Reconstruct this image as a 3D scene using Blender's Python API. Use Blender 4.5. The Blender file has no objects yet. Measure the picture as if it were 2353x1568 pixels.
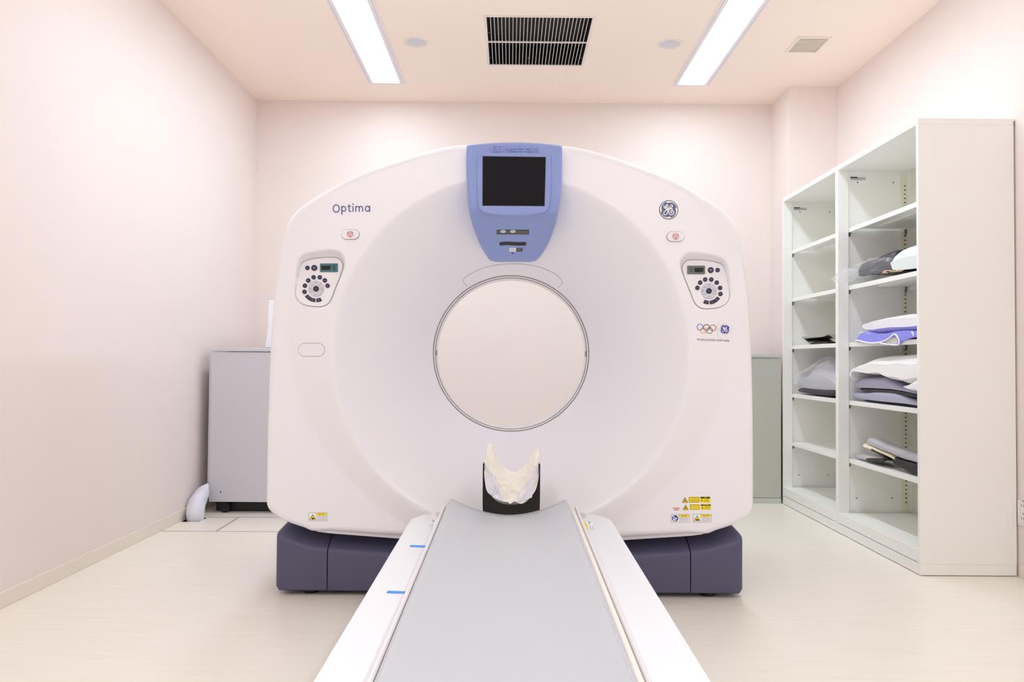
import bpy, bmesh, math, random
import numpy as np
from mathutils import Vector, Matrix, noise
random.seed(7)
col = bpy.context.scene.collection
# ------------------------------------------------------------------ camera
CAM = Vector((0, 0, 0.94)); F = 1811.5
FW = Vector((0.002076318556181411, 0.9996984801310409, 0.024467074302828677))
RT = Vector((0.999967641481416, -0.002265794636301505, 0.007718948423229351))
UP = Vector((-0.007772058372633615, -0.024450255588704794, 0.9996708358806411))
def ray(px, py): return FW + RT*((px-1176.5)/F) - UP*((py-784.0)/F)
def atY(px, py, Y): d = ray(px, py); return CAM + d*(Y/d.y)
def atX(px, py, X): d = ray(px, py); return CAM + d*(X/d.x)
def atZ(px, py, Z): d = ray(px, py); return CAM + d*((Z-CAM.z)/d.z)
# room
XL, XR, YB, ZC, XC, YC, YR = -1.892, 2.257, 5.81, 2.856, 1.922, 5.418, -2.2

# ------------------------------------------------------------------ materials
def lin(c):
    c = c/255.0
    return c/12.92 if c <= .04045 else ((c+.055)/1.055)**2.4
def mat(name, rgb, rough=.5, metal=0, spec=.5, var=0, vscale=8, bump=0, bscale=60, alpha=1, coat=0, stretch=None, emis=None, sheen=0):
    m = bpy.data.materials.new(name); m.use_nodes = True
    nt = m.node_tree; b = nt.nodes['Principled BSDF']
    c = tuple(lin(v) for v in rgb)+(1,)
    b.inputs['Base Color'].default_value = c
    b.inputs['Roughness'].default_value = rough
    b.inputs['Metallic'].default_value = metal
    b.inputs['Specular IOR Level'].default_value = spec
    b.inputs['Alpha'].default_value = alpha
    b.inputs['Coat Weight'].default_value = coat
    b.inputs['Coat Roughness'].default_value = .1
    b.inputs['Sheen Weight'].default_value = sheen
    if emis:
        b.inputs['Emission Color'].default_value = tuple(emis[0])+(1,); b.inputs['Emission Strength'].default_value = emis[1]
    if var or bump:
        tc = nt.nodes.new('ShaderNodeTexCoord'); mp = nt.nodes.new('ShaderNodeMapping')
        nt.links.new(tc.outputs['Object'], mp.inputs['Vector'])
        if stretch: mp.inputs['Scale'].default_value = stretch
    if var:
        n = nt.nodes.new('ShaderNodeTexNoise'); n.inputs['Scale'].default_value = vscale; n.inputs['Detail'].default_value = 4
        nt.links.new(mp.outputs['Vector'], n.inputs['Vector'])
        r = nt.nodes.new('ShaderNodeValToRGB')
        r.color_ramp.elements[0].position = .3; r.color_ramp.elements[1].position = .7
        r.color_ramp.elements[0].color = tuple(max(0, v*(1-var)) for v in c[:3])+(1,)
        r.color_ramp.elements[1].color = tuple(min(1, v*(1+var)) for v in c[:3])+(1,)
        nt.links.new(n.outputs['Fac'], r.inputs['Fac']); nt.links.new(r.outputs['Color'], b.inputs['Base Color'])
    if bump:
        n = nt.nodes.new('ShaderNodeTexNoise'); n.inputs['Scale'].default_value = bscale; n.inputs['Detail'].default_value = 3
        nt.links.new(mp.outputs['Vector'], n.inputs['Vector'])
        bp = nt.nodes.new('ShaderNodeBump'); bp.inputs['Strength'].default_value = bump; bp.inputs['Distance'].default_value = .002
        nt.links.new(n.outputs['Fac'], bp.inputs['Height']); nt.links.new(bp.outputs['Normal'], b.inputs['Normal'])
    return m
M = {}
M['wall'] = mat('wall_vinyl', (239, 227, 223), .75, var=.01, vscale=2, bump=.05, bscale=250)
M['ceil'] = mat('ceiling_paint', (253, 238, 226), .85, bump=.05, bscale=200)
M['floor'] = mat('floor_vinyl', (240, 233, 223), .32, var=.025, vscale=3, stretch=(1.2, 14, 1), spec=.4)
M['seam_floor'] = mat('floor_joint_strip', (186, 174, 168), .4, metal=.2)
M['base_b'] = mat('baseboard_vinyl', (238, 228, 216), .5)
M['cover'] = mat('white_moulded_plastic', (244, 244, 250), .27, spec=.5, bump=.03, bscale=400)
M['cover2'] = mat('white_trim_plastic', (241, 240, 244), .35)
M['blue'] = mat('periwinkle_plastic', (142, 160, 218), .38, bump=.06, bscale=500)
M['blue_txt'] = mat('embossed_periwinkle_plastic', (150, 168, 226), .3)
M['slate'] = mat('slate_plastic', (83, 82, 110), .45, bump=.15, bscale=600)
M['black'] = mat('gloss_black_plastic', (8, 8, 12), .1, spec=.35)
M['mblack'] = mat('matt_black_plastic', (20, 20, 22), .5)
M['dark'] = mat('dark_gap', (70, 62, 58), .7)
M['seam'] = mat('gap_shade_gasket_grey', (150, 140, 138), .7)  # flat grey strips draw the shade inside narrow gaps; also gaskets and print
M['screen'] = mat('screen_glass', (12, 12, 24), .2, spec=.22)
M['navy'] = mat('navy_button', (42, 44, 72), .35)
M['pad'] = mat('pale_lilac_button', (214, 212, 226), .35)
M['mark'] = mat('pale_print', (170, 176, 205), .5)
M['ink'] = mat('dark_print', (50, 48, 60), .6)
M['opt'] = mat('indigo_lettering', (98, 102, 150), .4)
M['logo'] = mat('slate_blue_badge', (96, 106, 140), .35)
M['logo2'] = mat('royal_blue_badge', (10, 28, 160), .4)
M['lav'] = mat('lavender_print', (170, 172, 215), .5)
M['white'] = mat('white_print', (250, 250, 252), .4)
M['yellow'] = mat('warning_yellow', (250, 222, 20), .5)
M['yellow2'] = mat('pale_tape_yellow', (250, 226, 60), .5)
M['red'] = mat('red_print', (205, 60, 80), .5)
M['orange'] = mat('orange_print', (250, 110, 60), .5)
for k, c in (('r_blue', (50, 100, 215)), ('r_black', (35, 40, 42)), ('r_red', (210, 45, 55)), ('r_or', (255, 165, 50)), ('r_gr', (45, 140, 70)), ('signblue', (20, 40, 160)), ('labelgrey', (185, 186, 190)), ('teal', (70, 120, 130)), ('greydisp', (112, 120, 118)), ('green', (150, 240, 150))):
    M[k] = mat('print_'+k, c, .45)
M['cradle'] = mat('grey_table_mat', (202, 203, 209), .42, bump=.12, bscale=350)
M['tside'] = mat('table_white_plastic', (243, 243, 248), .35)
M['rail'] = mat('table_rail_plastic', (241, 235, 236), .4)
M['foam'] = mat('cream_foam_strip', (245, 238, 228), .8)
M['greyp'] = mat('grey_plastic', (206, 204, 200), .5)
M['tape'] = mat('blue_tape', (70, 150, 245), .55)
M['cushion'] = mat('cream_cushion', (246, 242, 232), .65, bump=.5, bscale=90, var=.03, vscale=30)
def film(name, rgb, alpha, rough=.12):
    m = mat(name, rgb, rough, alpha=alpha, spec=1, bump=1, bscale=70); return m
M['wrap'] = film('clear_plastic_film', (236, 236, 246), .45)
M['bag'] = film('clear_bag_film', (240, 240, 248), .15, .06)
M['cab'] = mat('cabinet_cream_steel', (245, 244, 241), .4, spec=.4, bump=.04, bscale=500)
M['cabin'] = mat('cabinet_inner_steel', (236, 233, 216), .45, spec=.4, bump=.03, bscale=500)
M['zinc'] = mat('zinc_bracket', (120, 135, 140), .4, metal=.6)
M['grille_dark'] = mat('duct_black', (8, 8, 9), .7)
M['grille'] = mat('grille_aluminium', (236, 226, 220), .4)
M['fix'] = mat('light_frame_white', (238, 232, 238), .4)
M['reflector'] = mat('downlight_reflector', (244, 243, 248), .35, metal=.25)
M['trim'] = mat('trim_white', (240, 232, 222), .5)
M['ventm'] = mat('vent_beige', (220, 206, 188), .5)
M['greybox'] = mat('light_grey_machine_steel', (210, 208, 216), .4, bump=.04, bscale=400)
M['greencab'] = mat('grey_green_steel', (194, 194, 184), .45, bump=.05, bscale=400)
M['greentrim'] = mat('pale_green_trim', (200, 202, 196), .45)
M['rubber'] = mat('black_rubber', (18, 18, 18), .6)
M['hose'] = mat('white_cloth_sleeve', (228, 226, 238), .6, bump=.3, bscale=30)
M['sheet'] = mat('white_cotton', (244, 240, 240), .9, bump=.4, bscale=250, sheen=.3)
M['mint'] = mat('mint_white_pillow', (226, 233, 229), .8, bump=.2, bscale=120)
M['towel'] = mat('blue_towel', (132, 132, 240), .95, var=.12, vscale=90, bump=.9, bscale=260, sheen=.4)
M['lilacpad'] = mat('grey_lilac_vinyl', (168, 166, 190), .4)
M['greypad'] = mat('grey_vinyl', (190, 186, 194), .45)
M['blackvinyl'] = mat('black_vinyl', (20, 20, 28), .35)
M['darkcloth'] = mat('dark_grey_vinyl', (46, 44, 56), .4)
M['creamboard'] = mat('cream_board', (246, 236, 204), .4)
M['steel'] = mat('brushed_steel', (190, 188, 188), .3, metal=.8)
M['peach'] = mat('peach_strap', (250, 214, 186), .7)
M['outlet'] = mat('outlet_plastic', (240, 236, 236), .4)
LSTR = 17.0
M['lamp'] = mat('fluorescent_diffuser', (255, 255, 255), .5, emis=((.80, .98, 1.078), LSTR))

# ------------------------------------------------------------------ object helpers
def tag(o, label=None, cat=None, group=None, kind=None):
    if label: o['label'] = label
    if cat: o['category'] = cat
    if group: o['group'] = group
    if kind: o['kind'] = kind
    return o
def empty(name, loc, label, cat, group=None):
    o = bpy.data.objects.new(name, None); col.objects.link(o); o.location = loc; o.empty_display_size = .1
    tag(o, label, cat, group); bpy.context.view_layer.update(); return o
def link(name, me, mats, parent=None, smooth=False, auto=None):
    if not isinstance(mats, (list, tuple)): mats = [mats]
    for m in mats: me.materials.append(m)
    o = bpy.data.objects.new(name, me); col.objects.link(o)
    if parent is not None:
        o.parent = parent
        w = Vector((0, 0, 0)); q = parent
        while q is not None: w += q.location; q = q.parent
        me.transform(Matrix.Translation(-w))      # meshes are written in world metres; parents are only translated
    if smooth:
        me.polygons.foreach_set('use_smooth', [True]*len(me.polygons))
        if auto is not None:
            try: me.set_sharp_from_angle(angle=math.radians(auto))
            except Exception: pass
    me.update()
    return o
def mesh_np(name, V, Fc):
    me = bpy.data.meshes.new(name); me.from_pydata([tuple(v) for v in V], [], [tuple(int(i) for i in f) for f in Fc]); me.update(); return me
class MB:
    def __init__(s): s.bm = bmesh.new()
    def box(s, a, b, bevel=0, mi=0, seg=2):
        x0, y0, z0 = [min(p, q) for p, q in zip(a, b)]; x1, y1, z1 = [max(p, q) for p, q in zip(a, b)]
        v = [s.bm.verts.new(p) for p in ((x0, y0, z0), (x1, y0, z0), (x1, y1, z0), (x0, y1, z0), (x0, y0, z1), (x1, y0, z1), (x1, y1, z1), (x0, y1, z1))]
        fs = [s.bm.faces.new([v[i] for i in q]) for q in ((3, 2, 1, 0), (4, 5, 6, 7), (0, 1, 5, 4), (1, 2, 6, 5), (2, 3, 7, 6), (3, 0, 4, 7))]
        for f in fs: f.material_index = mi
        if bevel:
            es = list({e for f in fs for e in f.edges})
            r = bmesh.ops.bevel(s.bm, geom=es, offset=bevel, segments=seg, affect='EDGES', profile=.5)
            for f in r['faces']: f.material_index = mi
        return s
    def prism(s, pts, vec, mi=0, bevel=0):
        vec = Vector(vec); a = [s.bm.verts.new(p) for p in pts]; b = [s.bm.verts.new(Vector(p)+vec) for p in pts]
        n = len(pts); fs = [s.bm.faces.new(a), s.bm.faces.new(b[::-1])]
        for i in range(n): fs.append(s.bm.faces.new((a[i], b[i], b[(i+1) % n], a[(i+1) % n])))
        for f in fs: f.material_index = mi
        if bevel:
            es = list(fs[0].edges)+list(fs[1].edges)
            r = bmesh.ops.bevel(s.bm, geom=es, offset=bevel, segments=3, affect='EDGES', profile=.5)
            for f in r['faces']: f.material_index = mi
        return s
    def cyl(s, c, r, axis, h, n=32, r2=None, mi=0):
        axis = Vector(axis).normalized(); t = axis.orthogonal().normalized(); u = axis.cross(t); c = Vector(c)
        r2 = r if r2 is None else r2
        a = [s.bm.verts.new(c+(t*math.cos(2*math.pi*i/n)+u*math.sin(2*math.pi*i/n))*r) for i in range(n)]
        b = [s.bm.verts.new(c+axis*h+(t*math.cos(2*math.pi*i/n)+u*math.sin(2*math.pi*i/n))*r2) for i in range(n)]
        fs = [s.bm.faces.new(a), s.bm.faces.new(b[::-1])]
        for i in range(n): fs.append(s.bm.faces.new((a[i], b[i], b[(i+1) % n], a[(i+1) % n])))
        for f in fs: f.material_index = mi
        return s
    def tube(s, pts, rad, n=12, mi=0, cap=True):
        pts = [Vector(p) for p in pts]; rings = []
        if not hasattr(rad, '__len__'): rad = [rad]*len(pts)
        prev = None
        for i, p in enumerate(pts):
            d = (pts[min(i+1, len(pts)-1)]-pts[max(i-1, 0)]).normalized()
            t = d.orthogonal().normalized() if prev is None else (prev-d*prev.dot(d)).normalized()
            prev = t; u = d.cross(t)
            rings.append([s.bm.verts.new(p+(t*math.cos(2*math.pi*k/n)+u*math.sin(2*math.pi*k/n))*rad[i]) for k in range(n)])
        for a, b in zip(rings, rings[1:]):
            for k in range(n): s.bm.faces.new((a[k], a[(k+1) % n], b[(k+1) % n], b[k])).material_index = mi
        if cap:
            s.bm.faces.new(rings[0][::-1]).material_index = mi; s.bm.faces.new(rings[-1]).material_index = mi
        return s
    def rings(s, R, mi=0, closed=True, caps=True):
        rr = [[s.bm.verts.new(p) for p in r] for r in R]; n = len(rr[0])
        for a, b in zip(rr, rr[1:]):
            for k in range(n if closed else n-1): s.bm.faces.new((a[k], a[(k+1) % n], b[(k+1) % n], b[k])).material_index = mi
        if caps: s.bm.faces.new(rr[0][::-1]).material_index = mi; s.bm.faces.new(rr[-1]).material_index = mi
        return s
    def build(s, name, mats, parent=None, smooth=False, auto=35):
        bmesh.ops.recalc_face_normals(s.bm, faces=s.bm.faces)
        me = bpy.data.meshes.new(name); s.bm.to_mesh(me); s.bm.free()
        return link(name, me, mats, parent, smooth, auto)
def spline(pts, n=6, closed=False):
    P = [Vector(p) for p in pts]; out = []; N = len(P)
    for i in range(N if closed else N-1):
        if closed: a, b, c, d = P[(i-1) % N], P[i], P[(i+1) % N], P[(i+2) % N]
        else: a, b, c, d = P[max(i-1, 0)], P[i], P[i+1], P[min(i+2, N-1)]
        for k in range(n):
            t = k/n
            out.append(.5*((2*b)+(c-a)*t+(2*a-5*b+4*c-d)*t*t+(3*b-a-3*c+d)*t**3))
    if not closed: out.append(P[-1])
    return out

# ================================================================== ROOM
def shell(name, a, b, m):
    o = MB().box(a, b).build(name, m); tag(o, kind='structure'); return o
T = .12
floor_bm = MB()
HX0, HX1, HY0, HY1 = XL+.012, atZ(457, 1200, 0).x, atZ(440, 1200, 0).y, atZ(460, 1190, 0).y        # cable opening in the floor beside the left wall
for a, b in (((XL-T, YR-T, -.1), (XR+T, HY0, 0)), ((XL-T, HY1, -.1), (XR+T, YB+T, 0)), ((HX1, HY0, -.1), (XR+T, HY1, 0)), ((XL-T, HY0, -.1), (HX0, HY1, 0)), ((HX0, HY0, -.1), (HX1, HY1, -.09))):
    floor_bm.box(a, b)
tag(floor_bm.build('floor', M['floor']), kind='structure')
shell('ceiling', (XL-T, YR-T, ZC), (XR+T, YB+T, ZC+T), M['ceil'])
bpy.data.objects.remove(bpy.data.objects['ceiling'])
# ceiling with recesses for the air return, downlights and light troffers is built further down
shell('wall_left', (XL-T, YR-T, 0), (XL, YB+T, ZC), M['wall'])
shell('wall_right', (XR, YR-T, 0), (XR+T, YB+T, ZC), M['wall'])
shell('wall_back', (XL, YB, 0), (XR, YB+T, ZC), M['wall'])
shell('wall_front', (XL, YR-T, 0), (XR, YR, ZC), M['wall'])
shell('wall_pillar', (XC, YC, 0), (XR, YB, ZC), M['wall'])
bb = MB(); bb.box((XL, YR, 0), (XL+.008, HY0-.02, .062), .002); bb.box((XL, HY0-.02, .0), (XL+.008, YB, .062), .002); tag(bb.build('baseboard_left', M['base_b']), kind='structure')
tag(MB().box((XR-.008, YR, 0), (XR, 3.49, .055), .002).build('baseboard_right', M['base_b']), kind='structure')
tag(MB().box((XL, YB-.008, 0), (XC, YB, .055), .002).build('baseboard_back', M['base_b']), kind='structure')
# black lining added to darken the floor opening, then hatch joint strips
pit = MB()
for a, b in (((HX0, HY0, -.089), (HX0+.002, HY1, -.001)), ((HX1-.002, HY0, -.089), (HX1, HY1, -.001)), ((HX0+.002, HY0, -.089), (HX1-.002, HY0+.002, -.001)), ((HX0+.002, HY1-.002, -.089), (HX1-.002, HY1, -.001)), ((HX0+.002, HY0+.002, -.089), (HX1-.002, HY1-.002, -.085))): pit.box(a, b)
tag(pit.build('pit_shade_lining', M['mblack']), kind='structure')
ft = MB()
y1 = atZ(500, 1222, 0).y; y2 = atZ(560, 1189.5, 0).y
ft.box((XL+.01, y1-.004, 0), (-.1, y1+.004, .0012)); ft.box((HX1, y2-.005, 0), (-.1, y2+.005, .0012))
a = atZ(496, 1222, 0); b = atZ(548, 1190, 0)
ft.prism([a+Vector((-.006, 0, 0)), a+Vector((.006, 0, 0)), b+Vector((.006, 0, 0)), b+Vector((-.006, 0, 0))], (0, 0, .0014))
tag(ft.build('trim_1', M['seam_floor']), kind='structure')

# ================================================================== CEILING FIXTURES
holes = []   # rectangles cut out of the ceiling
# fluorescent troffers
def zc(px, py): return atZ(px, py, ZC)
TL = (zc(850.4, 191.4).x, zc(927, 191.4).x, zc(888, 191.8).y)
TRr = (zc(1547.4, 195).x, zc(1626, 196.8).x, zc(1590, 196).y)
LEN = 2.52
troffers = []
for (x0, x1, ye), side in ((TL, 'left'), (TRr, 'right')):
    cx = (x0+x1)/2; w = .245
    troffers.append((cx, ye, side, w))
def troffer(cx, y1_, y0_, w, label, cat='ceiling light', group=None):
    t = empty('ceiling_light', (cx, (y0_+y1_)/2, ZC), label, cat, group)
    x0, x1 = cx-w/2, cx+w/2
    f = MB(); e = .03; z0, z1 = ZC-.004, ZC+.05
    for a, b in (((x0-.006, y0_-.006, z0), (x0+e, y1_+.006, z0+.006)), ((x1-e, y0_-.006, z0), (x1+.006, y1_+.006, z0+.006)), ((x0+e, y0_-.006, z0), (x1-e, y0_+.02, z0+.006)), ((x0+e, y1_-.02, z0), (x1-e, y1_+.006, z0+.006))):
        f.box(a, b, .0015)
    f.build('frame', M['fix'], t)
    for xx in (x0+.007, x1-.007): MB().box((xx-.0007, y0_+.01, ZC-.0045), (xx+.0007, y1_-.01, ZC-.0035)).build('frame_gap', M['seam'], t)
    MB().box((x0+.0305, y0_+.0205, ZC-.0005), (x1-.0305, y1_-.0205, ZC+.006)).build('diffuser', M['lamp'], t)
    h = MB()
    for a, b in (((x0-.002, y0_-.002, ZC+.002), (x0, y1_+.002, z1)), ((x1, y0_-.002, ZC+.002), (x1+.002, y1_+.002, z1)), ((x0, y0_-.002, ZC+.002), (x1, y0_, z1)), ((x0, y1_, ZC+.002), (x1, y1_+.002, z1)), ((x0-.002, y0_-.002, z1), (x1+.002, y1_+.002, z1+.002))): h.box(a, b)
    h.build('housing', M['fix'], t)
    for yy in (y1_-.32, y1_-.9):
        for xx in (x0+e+.001, x1-e-.001): MB().box((xx-.003, yy-.006, ZC-.007), (xx+.003, yy+.006, ZC-.003), .001).build('clip', M['trim'], t)
    holes.append((x0, y0_, x1, y1_)); return t
for cx, ye, side, w in troffers:
    troffer(cx, ye, ye-LEN, w, f'long recessed fluorescent ceiling light, the {side} one of the pair above the scanner')
for cx, ye, side, w in troffers:
    troffer(cx, 1.3, 1.3-LEN, w, f'recessed fluorescent ceiling light nearer the camera, in the {side} row')
# air return grille
ga, gb, gc, gd = zc(1108.7, 35.4), zc(1370.6, 36.5), zc(1339.7, 150), zc(1122, 149.5)
gx0, gx1 = (ga.x+gd.x)/2, (gb.x+gc.x)/2; gy0, gy1 = (ga.y+gb.y)/2, (gc.y+gd.y)/2
t = empty('air_return_grille', ((gx0+gx1)/2, (gy0+gy1)/2, ZC), 'large dark ceiling air return grille with thin white slats above the scanner', 'grille')
e = .016
f = MB()
for a, b in (((gx0, gy0, ZC-.005), (gx0+e, gy1, ZC+.002)), ((gx1-e, gy0, ZC-.005), (gx1, gy1, ZC+.002)), ((gx0+e, gy0, ZC-.005), (gx1-e, gy0+e, ZC+.002)), ((gx0+e, gy1-.008, ZC-.005), (gx1-e, gy1, ZC+.002))): f.box(a, b, .002)
f.build('frame', M['grille'], t)
f = MB(); ix0, ix1, iy0, iy1 = gx0+e, gx1-e, gy0+e, gy1-.008
n = 28
for i in range(1, n):
    x = ix0+(ix1-ix0)*i/n; f.box((x-.0016, iy0, ZC-.001), (x+.0016, iy1, ZC+.002))
ym = atZ(1230, 97, ZC).y
f.build('slats', M['grille'], t)
MB().box((ix0, ym-.007, ZC-.003), (ix1, ym+.007, ZC+.004), .001).build('crossbar', M['grille'], t)
d = MB(); zt = ZC+.12
for a, b in (((ix0-.004, iy0, ZC+.003), (ix0, iy1, zt)), ((ix1, iy0, ZC+.003), (ix1+.004, iy1, zt)), ((ix0, iy0-.004, ZC+.003), (ix1, iy0, zt)), ((ix0, iy1, ZC+.003), (ix1, iy1+.004, zt)), ((ix0-.004, iy0-.004, zt), (ix1+.004, iy1+.004, zt+.004))): d.box(a, b)
d.build('duct', M['grille_dark'], t)
for px, py in ((1124, 82), (1127, 139), (1215, 140), (1336, 140)):
    p = zc(px, py); p.z = ZC+.02; q = []
    for k in range(9): an = math.pi*1.3*k/8; q.append(p+Vector((.006*math.cos(an), .006*math.sin(an), 0)))
    MB().tube(q, .0012, 6).build('hook', M['steel'], t)
holes.append((gx0+.006, gy0+.006, gx1-.006, gy1-.004))
# small supply vent
va, vb, vc = zc(1831.4, 83.5), zc(1914, 83), zc(1805, 121); vd = zc(1880, 119.5)
vx0, vx1 = (va.x+vc.x)/2, (vb.x+vd.x)/2; vy0, vy1 = va.y, (vc.y+vd.y)/2
t = empty('ceiling_vent', ((vx0+vx1)/2, (vy0+vy1)/2, ZC), 'small square beige slatted ceiling vent at the right, above the shelving', 'vent')
f = MB(); e = .018
for a, b in (((vx0, vy0, ZC-.006), (vx0+e, vy1, ZC+.001)), ((vx1-e, vy0, ZC-.006), (vx1, vy1, ZC+.001)), ((vx0+e, vy0, ZC-.006), (vx1-e, vy0+e, ZC+.001)), ((vx0+e, vy1-e, ZC-.006), (vx1-e, vy1, ZC+.001))): f.box(a, b, .002)
f.build('frame', M['trim'], t)
f = MB()
for i in range(8):
    y = vy0+e+(vy1-vy0-2*e)*(i+.5)/8; dy = .006
    f.prism([(vx0+e, y+dy, ZC-.003), (vx0+e, y+dy, ZC-.001), (vx0+e, y-dy*.7, ZC+.0030), (vx0+e, y-dy*.7, ZC+.0012)], (vx1-vx0-2*e, 0, 0))
f.build('slats', M['ventm'], t)
MB().box((vx0+e-.004, vy0+e-.004, ZC+.03), (vx1-e+.004, vy1-e+.004, ZC+.034)).build('backing', M['dark'], t)
holes.append((vx0+.006, vy0+.006, vx1-.006, vy1-.006))
# downlights
dls = []
for px, py, side in ((956, 97, 'left'), (1538.5, 101, 'right')):
    c = zc(px, py); dls.append((c.x, c.y))
    t = empty('downlight', (c.x, c.y, ZC), f'unlit round recessed downlight, the {side} one beside the air return grille', 'downlight')
    m_ = MB(); n = 48; R = []
    for r_, z_ in ((.079, ZC), (.0785, ZC-.004), (.074, ZC-.006), (.062, ZC-.003), (.0595, ZC+.003)):
        R.append([(c.x+r_*math.cos(2*math.pi*k/n), c.y+r_*math.sin(2*math.pi*k/n), z_) for k in range(n)])
    m_.rings(R, caps=False).build('trim_ring', M['trim'], t, True, 50)
    R = []
    for r_, z_ in ((.0595, ZC+.003), (.059, ZC+.015), (.056, ZC+.035), (.048, ZC+.06), (.03, ZC+.075), (.004, ZC+.078)):
        R.append([(c.x+r_*math.cos(2*math.pi*k/n), c.y+r_*math.sin(2*math.pi*k/n), z_) for k in range(n)])
    MB().rings(R, caps=False).build('reflector', M['reflector'], t, True, 50)
    holes.append((c.x-.065, c.y-.065, c.x+.065, c.y+.065, 'r'))
# ceiling slab tiled around the openings
xs = sorted({XL-T, XR+T} | {h[0] for h in holes} | {h[2] for h in holes}); ys = sorted({YR-T, YB+T} | {h[1] for h in holes} | {h[3] for h in holes})
cb = MB()
def inside(x, y):
    return any(h[0] < x < h[2] and h[1] < y < h[3] for h in holes)
for j in range(len(ys)-1):
    run = None
    for i in range(len(xs)-1):
        solid = not inside((xs[i]+xs[i+1])/2, (ys[j]+ys[j+1])/2)
        if solid and run is None: run = xs[i]
        if (not solid or i == len(xs)-2) and run is not None:
            cb.box((run, ys[j], ZC), (xs[i+1] if solid else xs[i], ys[j+1], ZC+.03)); run = None
cb.box((XL-T, YR-T, ZC+.2), (XR+T, YB+T, ZC+.24))
for h in holes:          # round openings: fill the corners of the square
    if len(h) == 5:
        cx_, cy_ = (h[0]+h[2])/2, (h[1]+h[3])/2; rr = .062; hs = .065; n = 48
        ci = [cb.bm.verts.new((cx_+rr*math.cos(2*math.pi*k/n), cy_+rr*math.sin(2*math.pi*k/n), ZC)) for k in range(n)]
        sq = []
        for k in range(n):
            a_ = 2*math.pi*k/n; c_, s_ = math.cos(a_), math.sin(a_); q = hs/max(abs(c_), abs(s_)); sq.append(cb.bm.verts.new((cx_+q*c_, cy_+q*s_, ZC)))
        for k in range(n): cb.bm.faces.new((ci[k], ci[(k+1) % n], sq[(k+1) % n], sq[k]))
tag(cb.build('ceiling', M['ceil']), kind='structure')

# ================================================================== GANTRY
C0 = atY(1174.5, 811.5, 3.3); CX, CZ = C0.x, C0.z
YRG, RR, RI, DD, SB = 3.05, .692, .341, .40, .45
def fsurf(x, z):
    dx, dz = x-CX, z-CZ; r = np.hypot(dx, dz)
    u = (RR-r)/(RR-RI); up = np.clip(u, 0, 1.0)
    fun = YRG+DD*(.72*np.minimum(u, 1)+.28*up*up)
    band = YRG+SB*(r-RR)
    pl = YRG+.0845+.064*dz
    k = .006; b = .5*(band+pl-np.sqrt((band-pl)**2+k*k))
    k = .010; return .5*(fun+b+np.sqrt((fun-b)**2+k*k))
def hit(fn, px, py):
    d = ray(px, py); t_ = 3.1/d.y
    for _ in range(14):
        p = CAM+d*t_; y = float(fn(p.x, p.z)); t_ = t_+.8*(y/d.y-t_)
    return CAM+d*t_
def unzoom(pts, ox, oy, s): return [(ox+x/s, oy+y/s) for x, y in pts]
panL = unzoom([(165, 1000), (200, 940), (270, 910), (400, 887), (560, 880), (630, 890), (672, 928), (690, 975), (683, 1030), (640, 1150), (590, 1270), (552, 1370), (520, 1430), (470, 1470), (400, 1484), (260, 1472), (170, 1437), (120, 1375), (108, 1310), (120, 1210), (142, 1090)], 660, 430, 5.408)
pocL = unzoom([(118, 980), (145, 890), (215, 830), (310, 803), (430, 782), (560, 770), (650, 785), (705, 835), (728, 900), (722, 990), (690, 1080), (630, 1240), (585, 1370), (550, 1455), (480, 1505), (390, 1518), (250, 1508), (150, 1475), (95, 1410), (82, 1310), (95, 1180), (108, 1080)], 660, 430, 5.408)
DL, DR = (726.6, 664.0), (1628.7, 669.0)
def mirp(p): return (DR[0]-(p[0]-DL[0])*1.0, DR[1]+(p[1]-DL[1])*.99)
panR = [mirp(p) for p in panL]; pocR = [mirp(p) for p in pocL]
pockets = []
for pan, poc, dial in ((panL, pocL, DL), (panR, pocR, DR)):
    cxp = sum(p[0] for p in pan)/len(pan)
    A = hit(fsurf, dial[0]+(-12 if dial is DL else 12), dial[1]+40)
    Cn = hit(fsurf, cxp, dial[1]-15); h_ = .002
    gx = float(fsurf(Cn.x+h_, Cn.z)-fsurf(Cn.x-h_, Cn.z))/(2*h_)*.75; gz = float(fsurf(Cn.x, Cn.z+h_)-fsurf(Cn.x, Cn.z-h_))/(2*h_)
    def pl(x, z, A=A, gx=gx, gz=gz): return A.y+.002+gx*(x-A.x)+(gz+.19)*(z-A.z)
    sp_pan = spline([Vector((*p, 0)) for p in pan], 4, True); sp_poc = spline([Vector((*p, 0)) for p in poc], 4, True)
    PP = np.array([[hit(pl, p.x, p.y).x, hit(pl, p.x, p.y).z] for p in sp_pan]); QQ = np.array([[hit(fsurf, p.x, p.y).x, hit(fsurf, p.x, p.y).z] for p in sp_poc])
    pockets.append((pl, PP, QQ, sp_pan))
def sdist(P, X, Z):     # signed distance, positive inside
    A = P; B = np.roll(P, -1, 0); X = X[:, None]; Z = Z[:, None]
    ex, ez = (B-A)[:, 0], (B-A)[:, 1]; wx, wz = X-A[:, 0], Z-A[:, 1]
    t_ = np.clip((wx*ex+wz*ez)/(ex*ex+ez*ez), 0, 1); d = np.hypot(wx-ex*t_, wz-ez*t_).min(1)
    cr = ((A[:, 1] > Z) != (B[:, 1] > Z)) & (X < (B[:, 0]-A[:, 0])*(Z-A[:, 1])/(B[:, 1]-A[:, 1]+1e-12)+A[:, 0])
    return np.where(cr.sum(1) % 2 == 1, d, -d)
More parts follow.
